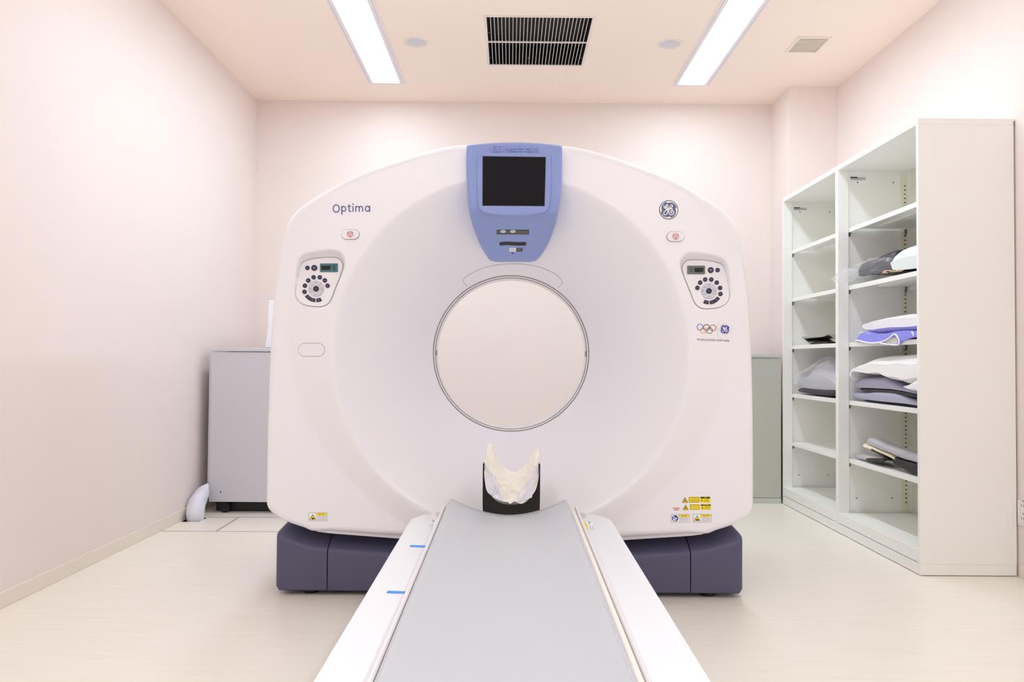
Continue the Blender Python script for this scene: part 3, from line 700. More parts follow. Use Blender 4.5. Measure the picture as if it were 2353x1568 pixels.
def edge_push(u, v):
    # distance in metres to the rim, used to round the edges back
    wd = (G[int(v*nv)][-1]-G[int(v*nv)][0]).length; hd = .48
    du = min(u, 1-u)*wd; dv = min(v, 1-v)*hd
    dmin = min(du, dv); r_ = .016
    return 0 if dmin >= r_ else (r_-math.sqrt(max(0, r_*r_-(r_-dmin)**2)))*.9
# finer samples by the rim
def fine(n, e=.06):
    a = [e*(k/5)**1.5 for k in range(5)]; b = [e+(1-2*e)*k/n for k in range(n+1)]; return a+b+[1-q for q in a[::-1]]
UU = fine(30, .07); VV = fine(46, .035)
grid = []
for v in VV:
    row = []
    for u in UU:
        p = hit(hfun, *hgrid(u, v)); p.y += edge_push(u, v); row.append(p)
    grid.append(row)
vid = [[bm.verts.new(p) for p in row] for row in grid]
for i in range(len(VV)-1):
    for j in range(len(UU)-1): bm.faces.new((vid[i][j], vid[i][j+1], vid[i+1][j+1], vid[i+1][j]))
rim = [(0, j) for j in range(len(UU))]+[(i, len(UU)-1) for i in range(1, len(VV))]+[(len(VV)-1, j) for j in range(len(UU)-2, -1, -1)]+[(i, 0) for i in range(len(VV)-2, 0, -1)]
back = []
for i, j in rim:
    p = grid[i][j]; yb = float(fsurf(p.x, p.z))+.03 if i > 2 else 3.45
    if i == 0: yb = 3.42
    back.append(bm.verts.new((p.x, max(yb, p.y+.02), p.z)))
for k in range(len(rim)):
    a = vid[rim[k][0]][rim[k][1]]; b = vid[rim[(k+1) % len(rim)][0]][rim[(k+1) % len(rim)][1]]
    bm.faces.new((b, a, back[k], back[(k+1) % len(rim)]))
me = bpy.data.meshes.new('display_housing'); bmesh.ops.recalc_face_normals(bm, faces=bm.faces); bm.to_mesh(me); bm.free()
housing = link('display_housing', me, M['blue'], gantry, True, 50)
# white gap line around the housing
d = Decal(FS, off=.001)
d.stroke([(x-2.0, y) for x, y in hls[8::4]]+[(1131, 604.5), (1179, 602.5), (1226, 604.5)]+[(x+2.0, y) for x, y in hrs[:7:-4]], 2.2, M['cover2'], 0, smooth=3); d.build('housing_surround', gantry)
HF = hfun
hplane = lambda x, z: 3.007+.05*(z-1.5)
# raised screen bezel and screen
d = Decal(hplane, off=.004)
bz = [(1101, 355), (1110, 352.5), (1150, 352), (1210, 352.5), (1254, 354.5), (1263, 357.5), (1265.5, 366), (1266, 400), (1265, 440), (1262, 470), (1255, 484), (1232, 491), (1180, 495), (1128, 491), (1106, 484), (1100, 470), (1098, 440), (1096.5, 400), (1097.5, 365)]
bzs = [(p.x, p.y) for p in spline([Vector((*p, 0)) for p in bz], 3, True)]
d.poly(bzs, M['blue'], 0, .03); bezel = d.build('screen_bezel', gantry)
bezel.data.polygons.foreach_set('use_smooth', [False]*len(bezel.data.polygons))
d = Decal(hplane, off=.0046); d.poly([(1108.8, 359.5), (1254.4, 361.5), (1251.5, 474.5), (1108.4, 473.5)], M['mblack'], 0, .002); d.build('screen_gasket', gantry)
d = Decal(hplane, off=.0052); d.poly([(1110.4, 361), (1252.9, 363), (1250, 473), (1110, 472)], M['screen'], 0, .002); d.build('screen', gantry)
d = Decal(HF, off=.0035); d.text('GE Healthcare', 1183, 342.5, 13.5, M['blue_txt'], 0, width=106, ext=.0016)
d.build('embossed_lettering', gantry)
d = Decal(HF, off=.0012); d.rect(1141.4, 528.6, 1215.5, 539, M['mblack'], 0); d.rect(1143, 530, 1214, 538, mat('slot_grey', (84, 86, 88), .4), .3)
d.disc(1156, 532.3, 6.6, M['greyp'], .8, ry=3.6); d.disc(1178.7, 532.3, 6.6, M['greyp'], .8, ry=3.6); d.rect(1190, 530, 1213, 537.5, mat('slot_brown', (102, 84, 70), .4), .6); d.build('indicator_slot', gantry)
d = Decal(HF, off=.004); d.stroke([(1151, 561.3), (1165, 560.2), (1178, 560.8), (1192, 561.5), (1205.5, 561)], 7.4, M['mblack'], 0); d.build('handle_slot', gantry)
d = Decal(HF, off=.0012); d.rrect(1170.4, 569.8, 1185.9, 578.2, 1, M['white'], 0); d.rrect(1186.1, 570.2, 1200.3, 578.2, .6, M['mblack'], 0)
dashes(d, 1172.2, 571.8, 1184, 3, 1.9, M['seam'], .4, 9); dashes(d, 1187.5, 571.4, 1199, 3, 2.0, M['greyp'], .4, 10); d.disc(1177.8, 582.4, 1.7, M['mblack'], 0, n=12); d.build('small_label', gantry)

# ---- gantry base
YBS = 3.15
cont = [(633, 1226), (650, 1234), (690, 1248), (720, 1256), (752, 1260), (800, 1264), (895, 1271), (1030, 1275), (1173, 1276)]
cl_ = [atY(px, py, YBS) for px, py in cont]; cpx = np.array([p.x-CX for p in cl_]); cpz = np.array([p.z for p in cl_])
xe0 = atY(628.5, 1357, YBS).x-CX; xe1 = atY(1708, 1362, YBS).x-CX; HWB = (abs(xe0)+abs(xe1))/2; sc = HWB/abs(cpx[0])
def ztop(x): return float(np.interp(-abs(x)/sc, cpx, cpz))
def base_part(xa, xb, name, endl=False, endr=False):
    n = 28; m_ = MB(); prof_n = None; R = []
    xs_ = [xa+(xb-xa)*k/n for k in range(n+1)]
    if endl: xs_ = [xa, xa+.003, xa+.008, xa+.016, xa+.026]+[xa+.026+(xb-xa-.026)*k/n for k in range(1, n+1)]
    if endr: xs_ = [xa+(xb-.026-xa)*k/n for k in range(n)]+[xb-.026, xb-.016, xb-.008, xb-.003, xb]
    for x in xs_:
        zt_ = ztop(x); e_ = min(abs(x-xa) if endl else 9, abs(x-xb) if endr else 9); bk = 0
        if e_ < .026: q = .026; bk = q-math.sqrt(max(0, q*q-(q-e_)**2))
        y0 = YBS+bk; zb_ = .018 if e_ > .015 else .028
        prof = [(y0+.01, zb_), (y0, zb_+.006), (y0, zt_-.02), (y0+.004, zt_-.008), (y0+.014, zt_+.002), (y0+.05, zt_+.02), (y0+.13, zt_+.045), (3.45, zt_+.06-.0), (3.9, zt_+.05), (3.95, zt_), (3.95, zb_)]
        # keep the shoulder below the cover and pull the end wall in towards the top
        pull = lambda z: (max(0, z-zt_+.004)*.75 if (endl or endr) and e_ < .2 else 0)*(1 if endr else -1)*-1
        fx = max(0, 1-e_/.12)
        R.append([(CX+x+pull(z)*fx, y, z) for y, z in prof])
    return m_.rings(R, closed=True, caps=True).build(name, M['slate'], gantry, True, 40)
xg = (atY(752, 1300, YBS).x-CX, atY(1587, 1300, YBS).x-CX)
base_part(-HWB, xg[0]-.002, 'base_end_cover', endl=True); base_part(xg[0]+.002, xg[1]-.002, 'base_front_panel'); base_part(xg[1]+.002, HWB, 'base_end_cover', endr=True)
MB().box((CX-HWB+.06, YBS+.03, .02), (CX+HWB-.06, 3.9, .16)).build('base_core', M['mblack'], gantry)
for x in (-.8, -.35, .35, .8):
    for y in (YBS+.06, 3.85): MB().cyl((CX+x, y, 0), .03, (0, 0, 1), .03, 20).build('levelling_foot', M['mblack'], gantry)
# neck under cover joining cover and base; lower lip of the cover
lp = []
for k in range(41):
    x = -.80+1.6*k/40; th = math.pi-0; r_ = float(rout(np.array([math.atan2(-x, -.72)]))[0])
    zb = CZ-float(np.interp(abs(x), [0, .44, .62, .71, .76, .80], [(CZ-atY(1120, 1243, 3.13).z), (CZ-atY(918, 1238, 3.13).z), (CZ-atY(815, 1230, 3.13).z), (CZ-atY(762, 1226, 3.13).z), (CZ-atY(730, 1222, 3.13).z), (CZ-atY(705, 1206, 3.13).z)]))
    lp.append((CX+x, zb))
R = []
for x, z in lp: R.append([(x, 3.128, z), (x, 3.126, z+.002), (x, 3.126, z+.010), (x, 3.145, z+.03), (x, 3.30, z+.035), (x, 3.30, z+.005)])
MB().rings(R, caps=True).build('cover_lip', M['cover2'], gantry)
MB().box((CX-.75, 3.28, .14), (CX+.75, 3.85, .3)).build('base_neck', M['mblack'], gantry)

# ================================================================== PATIENT TABLE
YE = 2.90
zE = atY(1173, 1183, YE).z
SL = -.0121
def tz(y, h=0): return zE+h+SL*(YE-y)
def tU(px, py, h=0):
    d = ray(px, py); # z = zE+h+SL*(YE-y)
    t_ = (zE+h+SL*YE-CAM.z)/(d.z+SL*d.y); return CAM+d*t_
table = empty('patient_table', (0, 1.8, 0), 'long white patient table with a grey curved cradle running toward the scanner', 'table')
YN = .55
def side_cover(pts_px, inner_x, name):
    P = [tU(x, y) for x, y in pts_px]
    far_y = P[0].y
    sgn = -1 if inner_x < 0 else 1
    o = P[-1]; prev = P[-2]; dirx = (o.x-prev.x)/(o.y-prev.y)
    near = Vector((o.x, YN, tz(YN))); P.append(near)
    P.append(Vector((inner_x, YN, tz(YN)))); P.append(Vector((inner_x, far_y, tz(far_y))))
    m_ = MB(); m_.prism(P if sgn < 0 else P[::-1], (0, 0, -.16), bevel=.006)
    return m_.build(name, M['tside'], table, True, 40)
xo = .374
def outer(s_, y): return s_*xo
left_px = [(1008, 1181), (1002, 1181), (982, 1182), (967, 1184.5), (953.5, 1189), (946, 1194), (940.5, 1201), (935.5, 1209.5), (720, 1568)]
right_px = [(1338, 1182), (1346, 1182), (1366, 1183), (1382, 1186), (1394, 1190), (1401.5, 1195), (1408, 1203), (1413, 1211), (1633, 1568)]
side_cover(left_px, -.243, 'side_cover'); side_cover(right_px, .245, 'side_cover')
# rails
for x0, x1, hh in ((-.2415, -.2305, .036), (.2392, .2475, .036)):
    yf = YE-.005; R = []
    for y in [yf, yf-.004]+[yf-.1-i*.2 for i in range(12)]:
        z0 = tz(y, -.02); z1 = tz(y, hh)
        if y == yf: z1 -= .004
        R.append([(x0, y, z0), (x0-.0005, y, tz(y, .004)), (x0, y, tz(y, .012)), (x0, y, z1-.003), (x0+.003, y, z1), (x1-.003, y, z1), (x1, y, z1-.003), (x1+.0, y, z0)] if x0 < 0 else
                 [(x0, y, z0), (x0, y, z1-.003), (x0+.003, y, z1), (x1-.003, y, z1), (x1, y, z1-.003), (x1, y, tz(y, .012)), (x1+.0005, y, tz(y, .004)), (x1, y, z0)])
    MB().rings(R).build('side_rail', M['rail'], table, True, 40)
# cream strip on the right
R = []
for y in [YE-.008, YE-.012]+[YE-.1-i*.2 for i in range(12)]:
    e_ = .004 if y == YE-.008 else 0
    R.append([(.2185, y, tz(y, -.01)), (.2185, y, tz(y, .028-e_)), (.224, y, tz(y, .031-e_)), (.235, y, tz(y, .031-e_)), (.2375, y, tz(y, .028-e_)), (.2375, y, tz(y, -.01))])
MB().rings(R).build('foam_strip', M['foam'], table, True, 40)
# cradle
def chh(x):
    xa = abs(x)
    if xa <= .205: return .056*(xa/.205)**1.9
    return .056
cxs = [-.205+.41*k/48 for k in range(49)]
prof = [(-.226, -.01), (-.2265, .02), (-.224, .038), (-.218, .050), (-.212, .056)]+[(x, chh(x)) for x in cxs]+[(.209, .056), (.2155, .050), (.2195, .038), (.2195, .02), (.2195, -.01)]
prof_b = [(x, max(-.022, h-.03) if -.2 < x < .2 else -.012) for x, h in prof[::-1]]
R = []; ysamp = [YE, YE-.003]+[YE-.05-(YE-.05-YN)*k/60 for k in range(61)]
for i, y in enumerate(ysamp):
    e_ = .003 if i == 0 else 0
    R.append([(x-.002, y, tz(y, h-e_+.0008*noise.noise(Vector((x*8, y*3, 0))))) for x, h in prof]+[(x-.002, y, tz(y, h-.004)) for x, h in prof_b])
MB().rings(R).build('cradle', M['cradle'], table, True, 50)
# thin clear sheet edge tucked over the right side of the cradle
R = []; 
for k in range(90):
    y = YE-.02-2.2*k/89; w = .006*noise.noise(Vector((y*14, 3, 0)))
    R.append([(.2055+w*.3, y, tz(y, .0575)), (.209, y, tz(y, .0578)), (.2162+w*.1, y, tz(y, .0525)), (.2195+w*.1, y, tz(y, .042)), (.2198+.1*w, y, tz(y, .034+w*.5))])
MB().rings(R, closed=False, caps=False).build('sheet_edge', M['wrap'], table, True, None)
# grey end inserts
for pxs in (((1002, 1180), (1003, 1186), (1007, 1190), (1012, 1191.5), (1018, 1178), (1006, 1177.5)), ((1346.5, 1182), (1347, 1187), (1343, 1190.5), (1337, 1192), (1329, 1178), (1341, 1179))):
    P = [tU(x, y, .001) for x, y in pxs]
    MB().prism(P, (0, 0, -.02), bevel=.001).build('end_insert', M['greyp'], table)
# stickers and tape on the table
def tdecal(h=.0): return Decal(fn3=lambda x, y, off: tU(x, y, h+off), off=.0006)
z5 = lambda x, y: (880+x/9.8, 1120+y/9.8); z5r = lambda x, y: (1240+x/9.8, 1120+y/9.8)
d = tdecal(); d.poly([z5(1215, 738), z5(1265, 740), z5(1190, 912), z5(1135, 912)], M['yellow2'], 0); d.poly([z5(1095, 735), z5(1212, 738), z5(1132, 912), z5(1020, 905)], M['white'], 0)
x, y = z5(1130, 762); d.annulus(x, y, 1.6, 2.6, M['ink'], .3, n=12); d.annulus(x+.7, y+.4, .7, 1.2, M['red'], .5, n=8)
for k, zx in enumerate((1105, 1058)):
    p, q = z5(zx+25, 820), z5(zx-8, 890); d.stroke([p, q], 2 if k == 0 else 1.5, M['lav'], .3, smooth=0)
x, y = z5(1193, 806); d.disc(x, y, .9, M['ink'], .3, n=8); d.stroke([z5(1180, 822), z5(1200, 830)], .8, M['ink'], .3, smooth=0); d.build('sticker', table, 'yellow and white sticker on the left side cover')
d = tdecal(); d.poly([z5r(985, 775), z5r(1035, 777), z5r(1112, 945), z5r(1062, 947)], M['yellow2'], 0); d.poly([z5r(1040, 770), z5r(1170, 768), z5r(1250, 940), z5r(1118, 945)], M['white'], 0)
x, y = z5r(1120, 800); d.annulus(x, y, 1.6, 2.6, M['ink'], .3, n=12); d.annulus(x-.7, y+.4, .7, 1.2, M['red'], .5, n=8)
for zx in (1118, 1175): d.stroke([z5r(zx, 860), z5r(zx+35, 925)], 2, M['lav'], .3, smooth=0)
x, y = z5r(1065, 868); d.disc(x, y, .8, M['ink'], .3, n=8); d.stroke([z5r(1035, 845), z5r(1055, 850)], .8, M['ink'], .3, smooth=0); d.build('sticker', table, 'yellow and white sticker on the right side cover')
for P in ([(943, 1253), (983.8, 1254), (981.8, 1258.8), (941.5, 1257)], [(891.5, 1358), (939.3, 1359.5), (937.5, 1364.5), (887.5, 1363.6)]):
    d = tdecal(); d.poly(P, M['tape'], 0); d.build('tape_strip', table)
# pedestal
MB().box((-.27, .75, .0), (.27, 2.55, .12), .02).build('pedestal_base', M['slate'], table, True, 40)
MB().box((-.22, .9, .1), (.22, 2.4, .21), .01).build('pedestal', M['tside'], table, True, 40)
MB().box((-.33, .56, .2), (.33, 2.60, tz(YN)-.03), .01).build('table_underframe', M['tside'], table, True, 40)

# ================================================================== HEAD HOLDER + CUSHION
hold = empty('head_holder', (0, YE+.1, zE-.03), 'glossy black U-shaped head holder fixed to the far end of the patient table', 'head holder')
YH0, YH1 = YE+.006, YE+.125
w0 = atY(1109.5, 1100, YH0); w1 = atY(1241, 1100, YH0); hx, hw = (w0.x+w1.x)/2, (w1.x-w0.x)/2
ztopH = atY(1175, 1066, YH0).z; zbo = zE-.035; zbi = atY(1175, 1163, YH0).z
def ucurve(w, zb, zt, n=40, p=2.3):
    P = []
    for k in range(n+1):
        t_ = -1+2*k/n; a = t_*math.pi/2
        sx = math.copysign(abs(math.sin(a))**(2/p), a); cz = abs(math.cos(a))**(2/p)
        P.append((hx+w*sx, zb+(zt-zb)*(1-cz)))
    return P
R = []
for y, dz, dw in ((YH0, 0, 0), (YH0+.004, 0, .001), (YH1-.02, 0, 0), (YH1, .0, -.004)):
    o_ = ucurve(hw+dw, zbo, ztopH-.002, 48, 9); i_ = ucurve(hw+dw-.006, zbi+ (y-YH0)*.12, ztopH, 48, 2.6)
    R.append([(x, y, z) for x, z in o_]+[(x, y+(.035 if y < YH0+.01 else .004)*(1-.85*(z-zbo)/(ztopH-zbo)), z) for x, z in i_[::-1]])
MB().rings(R).build('shell', M['black'], hold, True, 40)
MB().box((hx-.05, YE-.0+.001, zE-.04), (hx+.05, YE+.04, zE-.028), .003).build('mounting_tongue', M['black'], hold)
# cushion : curved sheet pad with two horns
cush = empty('head_cushion', (hx, YE+.06, zbi), 'cream V-shaped foam head cushion with two pointed horns lying in the black head holder', 'cushion')
z5c = lambda x, y: (1060+x/7.842, 1000+y/7.84)
topc = [z5c(*p) for p in ((405, 420), (440, 330), (465, 200), (490, 150), (540, 155), (575, 210), (620, 360), (700, 500), (850, 640), (960, 665), (1050, 620), (1180, 500), (1270, 350), (1340, 255), (1390, 250), (1403, 300), (1385, 400), (1395, 520))]
botc = [z5c(*p) for p in ((415, 560), (410, 700), (425, 850), (460, 1020), (560, 1120), (660, 1180), (740, 1210), (840, 1225), (880, 1250), (960, 1210), (1080, 1250), (1180, 1200), (1260, 1120), (1340, 1000), (1380, 850), (1400, 700), (1400, 600), (1398, 560))]
tp = spline([Vector((*p, 0)) for p in topc], 4); bt = spline([Vector((*p, 0)) for p in botc], 4)
tp = [(a+b)/2 if h else a for a, b in zip(tp, tp[1:]+tp[-1:]) for h in (0, 1)]; bt = [(a+b)/2 if h else a for a, b in zip(bt, bt[1:]+bt[-1:]) for h in (0, 1)]; tp.pop(); bt.pop()
nC = len(tp); mV = 26
front = []
for k in range(mV+1):
    t_ = k/mV; row = []
    for a, b in zip(bt, tp):
        x = b.x*t_+a.x*(1-t_); y = b.y*t_+a.y*(1-t_)
        dep = YE+.022+.075*t_**.8
        u_ = (x-1175)/66; dep -= .03*min(1, u_*u_)*(1-t_*.4)
        p = atY(x, y, dep); bulge = math.sin(math.pi*t_)*.008
        nz = noise.noise(Vector((x*.06, y*.06, 1)))*.011+noise.noise(Vector((x*.18, y*.12, 5)))*.006
        # centre fold
        nz -= .006*math.exp(-((x-1158-(y-1100)*-.12)/3)**2)
        for (ax, ay, bx, by, am) in ((1125, 1060, 1152, 1150, .006), (1215, 1055, 1190, 1150, .006), (1140, 1075, 1200, 1092, .004), (1118, 1100, 1150, 1120, .004), (1236, 1090, 1196, 1135, .005), (1175, 1095, 1168, 1155, .005)):
            lx, ly = bx-ax, by-ay; tt = max(0, min(1, ((x-ax)*lx+(y-ay)*ly)/(lx*lx+ly*ly))); dd_ = math.hypot(x-ax-lx*tt, y-ay-ly*tt); nz -= am*math.exp(-(dd_/1.8)**2)
        p.y -= bulge+nz*(.3+.7*math.sin(math.pi*t_)); row.append(p)
    front.append(row)
bmc = bmesh.new(); fv = [[bmc.verts.new(p) for p in r] for r in front]; bv = [[bmc.verts.new(p+Vector((0, .018+.012*math.sin(math.pi*k/mV), .0))) for p in r] for k, r in enumerate(front)]
for k in range(mV):
    for j in range(nC-1):
        bmc.faces.new((fv[k][j], fv[k][j+1], fv[k+1][j+1], fv[k+1][j])); bmc.faces.new((bv[k+1][j], bv[k+1][j+1], bv[k][j+1], bv[k][j]))
for j in range(nC-1):
    bmc.faces.new((fv[0][j+1], fv[0][j], bv[0][j], bv[0][j+1])); bmc.faces.new((fv[mV][j], fv[mV][j+1], bv[mV][j+1], bv[mV][j]))
for k in range(mV):
    bmc.faces.new((fv[k][0], fv[k+1][0], bv[k+1][0], bv[k][0])); bmc.faces.new((fv[k+1][-1], fv[k][-1], bv[k][-1], bv[k+1][-1]))
bmesh.ops.recalc_face_normals(bmc, faces=bmc.faces); me = bpy.data.meshes.new('pad'); bmc.to_mesh(me); bmc.free()
o = link('pad', me, M['cushion'], cush, True)
sb = o.modifiers.new('s', 'SUBSURF'); sb.levels = 1; sb.render_levels = 1
# plastic wrap flaps over the lower corners
def flap(pts, seed, parent, name='plastic_wrap', mt='wrap', dep0=YE+.004, amp=.005, n=14, dfun=None):
    P = [Vector((*z5c(*p), 0)) for p in pts]  # quad corners a b c d
    R = []
    for i in range(n+1):
        row = []
        for j in range(n+1):
            u, v = i/n, j/n
            q = P[0]*(1-u)*(1-v)+P[1]*u*(1-v)+P[2]*u*v+P[3]*(1-u)*v
            p = atY(q.x, q.y, dep0+(0 if not dfun else dfun(q.x, q.y))); e_ = math.sin(math.pi*min(1, max(0, v)))
            p.y -= amp*(noise.noise(Vector((u*6+seed, v*2.2, seed)))*1.2+.5*abs(math.sin(u*11+v*3+seed)))
            row.append(p)
        R.append(row)
    return MB().rings(R, closed=False, caps=False).build(name, M[mt], parent, True, 35)
M['wrapw'] = film('milky_plastic_wrap', (238, 238, 250), .8, .18)
fl = lambda x, y: .025+.045*max(0, min(1, (1155-y)/90))-.03*min(1, ((x-1175)/66)**2)*.9-.012
flap([(425, 530), (560, 700), (740, 1195), (455, 1000)], 1.3, cush, 'plastic_wrap', 'wrapw', YE, .004, 16, fl)
flap([(590, 880), (650, 930), (745, 1200), (560, 1120)], 2.3, cush, 'plastic_wrap', 'wrapw', YE, .004, 10, fl)
flap([(1180, 880), (1400, 640), (1270, 1130), (950, 1205)], 4.1, cush, 'plastic_wrap', 'wrapw', YE, .005, 16, fl)
flap([(1300, 560), (1405, 560), (1400, 700), (1230, 790)], 7.7, cush, 'plastic_wrap', 'wrapw', YE, .003, 10, fl)

# ================================================================== LEFT MACHINE CABINET
YM = 4.80
x0 = atY(482.5, 1000, YM).x; x1 = x0+.62; z0 = atY(540, 1154, YM).z; z1 = atY(540, 800, YM).z
mc = empty('equipment_cabinet', ((x0+x1)/2, YM+.4, 0), 'light grey wheeled equipment cabinet half hidden behind the scanner at the left wall', 'cabinet')
MB().box((x0, YM, z0), (x1, YM+.8, z1-.024), .002).build('body', M['greybox'], mc)
MB().box((x0-.002, YM-.006, z1-.021), (x1+.004, YM+.8, z1), .003).build('top_panel', M['greybox'], mc)
MB().box((x0-.016, YM+.012, z0+.1), (x0-.002, YM+.78, z1-.03), .002).build('side_door', M['greybox'], mc)
MB().cyl(atY(507, 1131, YM)+Vector((0, -.0008, 0)), .0045, (0, 1, 0), .001, 16).build('screw_hole', M['mblack'], mc)
MB().box((x0+.02, YM+.07, .004), (x1-.02, YM+.66, z0)).build('under_shade_box', M['mblack'], mc)  # added black box; its colour stands in for the shade under the cabinet
for cxx in (atY(524, 1160, YM+.08).x, x1-.1):
    for yy in (YM+.034, YM+.71):
        w_ = MB().cyl((cxx, yy-.012, .031), .03, (0, 1, 0), .024, 24).build('caster', M['rubber'], mc, True, 30)
        MB().box((cxx-.018, yy+.014, .03), (cxx+.018, yy+.03, z0), .003).build('caster_fork', M['mblack'], mc)
# white plastic support standing on it
ws = empty('plastic_support', (atY(630, 800, YM+.2).x, YM+.2, z1), 'white moulded plastic support standing on the grey equipment cabinet, mostly behind the scanner', 'support')
pr = [(617.5, 690), (617, 710), (616.3, 735), (617, 750), (616.5, 762), (612, 780), (607.5, 799.5)]
pl_ = [atY(x, y, YM+.2) for x, y in pr]
P = pl_+[pl_[-1]+Vector((.12, 0, 0)), pl_[0]+Vector((.10, 0, 0))]
for q in P: q.z = max(q.z, z1)
MB().prism(P, (0, .12, 0), bevel=.006).build('stand', M['cover'], ws, True, 40)
q = atY(621, 735, YM+.2); MB().cyl(q+Vector((.0, -.004, 0)), .006, (0, 1, 0), .006, 16).build('pin', M['cover2'], ws)
# cable sleeve going into the floor
hy = (HY0+HY1)/2
hs = [atY(480, 1113, 4.775), atY(475, 1118, 4.765), atY(467, 1130, 4.73), atY(459, 1148, 4.68), atY(451, 1170, 4.62), atY(447.5, 1192, hy), atY(446.5, 1212, hy)]
sp_ = spline(hs, 10); n = len(sp_)
rads = [float(np.interp(k/(n-1), [0, .17, .33, .5, .67, .83, 1], [.010, .020, .036, .047, .048, .044, .044])) for k in range(n)]
m_ = MB(); m_.tube(sp_, rads, 40)
for v in m_.bm.verts:
    c = v.co; f1 = noise.noise(Vector((c.x*14, c.y*14, c.z*7)))*.012; f2 = -abs(noise.noise(Vector((c.x*30, c.y*30, c.z*12))))*.012; v.co += Vector((f1+f2, (f1+f2)*.7, f2))
o = m_.build('cable_sleeve', M['hose'], None, True, None); tag(o, 'crumpled white cable sleeve running from the grey cabinet into the floor opening', 'cable sleeve')
o.location = (0, 0, 0)

# ================================================================== GREY-GREEN CABINET at the back
YG = 5.27
gx1_ = 1.815; gx0_ = .95; zt_ = atY(1760, 815, YG).z
gc_ = empty('low_cabinet', ((gx0_+gx1_)/2, YG+.25, 0), 'low grey-green steel cabinet between the scanner and the shelving by the back wall', 'cabinet')
MB().box((gx0_, YG+.004, .036), (gx1_-.002, YG+.5, zt_-.022), .002).build('body', M['greencab'], gc_)
MB().box((gx0_-.002, YG-.004, zt_-.021), (gx1_, YG+.5, zt_), .002).build('top_panel', M['greentrim'], gc_)
MB().box((gx0_, YG, 0), (gx1_-.002, YG+.5, .034), .002).build('plinth', M['greentrim'], gc_)
MB().box((1.38, YG+.002, .05), (1.383, YG+.006, zt_-.025)).build('door_gap', M['dark'], gc_)

# ================================================================== SHELVING
CXF, CXB, CH = 1.82, 2.2486, 2.041
YN0, YM0, YF0 = 3.505, 4.388, 5.267
ZS = [1.69, 1.369, 1.053, .732, .411]
def shelving(y0, y1, label, loose):
    t = empty('shelving_unit', ((CXF+CXB)/2, (y0+y1)/2, 0), label, 'shelving', 'open steel shelving units along the right wall')
    y0 += .0006; y1 -= .0006; jd, jw = .058, .019
    for s_, ya in ((1, y0), (-1, y1)):
        m_ = MB(); m_.box((CXF, ya, .0525), (CXF+jd, ya+s_*jw, CH-.0275), .001)
        m_.box((CXF+jd-.0005, ya, .0525), (CXB, ya+s_*.004, CH-.0275))
        m_.build('side_panel', M['cab'], t)
    MB().box((CXB-.012, y0+.004, .06), (CXB, y1-.004, CH-.004)).build('back_panel', M['cabin'], t)
    MB().box((CXF, y0, CH-.027), (CXB, y1, CH), .001).build('top_panel', M['cab'], t)
    m_ = MB(); m_.box((CXF+.0003, y0+.006, .056), (CXF+.012, y1-.006, .112), .001); m_.box((CXF+.012, y0+jw, .1), (CXB-.012, y1-jw, .112)); m_.build('bottom_panel', M['cab'], t)
    m_ = MB(); m_.box((CXF+.0005, y0, .003), (CXB, y1, .052), .002); m_.build('plinth', M['cab'], t)
    MB().box((CXF+.03, y0+.02, 0), (CXB-.02, y1-.02, .004)).build('plinth_foot', M['mblack'], t)
    for z in ZS:
        ya, yb = y0+jw+.001, y1-jw-.001; xf = CXF+jd+.0
        m_ = MB(); m_.box((xf, ya, z-.024), (xf+.003, yb, z), .001); m_.box((xf+.003, ya, z-.003), (CXB-.033, yb, z-.0002)); m_.box((CXB-.033, ya, z-.024), (CXB-.03, yb, z))
        m_.box((xf+.003, ya, z-.024), (xf+.014, yb, z-.0225)); m_.box((xf+.1, (ya+.14), z-.018), (xf+.16, yb-.14, z-.0035))
        sh = m_.build('shelf', M['cab'], t)
        for yy, sg in ((y0+.004, 1), (y1-.004, -1)):
            for xx in (CXF+jd+.006, 2.196):
                MB().prism([(xx, yy, z-.003), (xx, yy+sg*.016, z-.003), (xx, yy+sg*.012, z-.022), (xx, yy, z-.045)] , (.009, 0, 0)).build('bracket', M['zinc'], sh)
    for yy, sg in ((y0+.004, 1), (y1-.004, -1)):
        m_ = MB(); m_.box((2.176, yy, .115), (2.214, yy+sg*.003, CH-.04))
        z = .17
        while z < CH-.09:
            m_.box((2.194, yy+sg*.0015, z-.0028), (2.203, yy+sg*.0036, z+.0028), mi=1); z += .0235
        m_.build('slotted_strip', [M['cabin'], M['mblack']], t)
    for px, py in ((1970.5, 419.5), (2052.5, 419.5), (1968, 1145), (2050, 1145)):
        d_ = ray(px, py); p = CAM+d_*((YM0-.004)/d_.y); MB().cyl((p.x, y1-.0046, p.z), .0045, (0, 1, 0), .001, 12).build('rivet', M['zinc'], t)
    m_ = MB()
    px0, px1, pz0, pz1 = CXF+.075, CXF+.16, CH-.079, CH-.06
    m_.box((px0, y1-.0056, pz0+.012), (px0+.04, y1-.0046, pz1), mi=0); m_.box((px0, y1-.0055, pz0), (px0+.04, y1-.0046, pz0+.011), mi=1); m_.box((px0+.04, y1-.0055, pz0+.001), (px1, y1-.0046, pz1-.002), mi=1)
    m_.build('maker_label', [M['ink'], M['labelgrey']], t)
    return t
shelving(YN0, YM0, 'near cream steel shelving unit holding towels and pads, its plain side facing the camera', 1)
shelving(YM0, YF0, 'far cream steel shelving unit by the pillar, mostly empty shelves', 0)
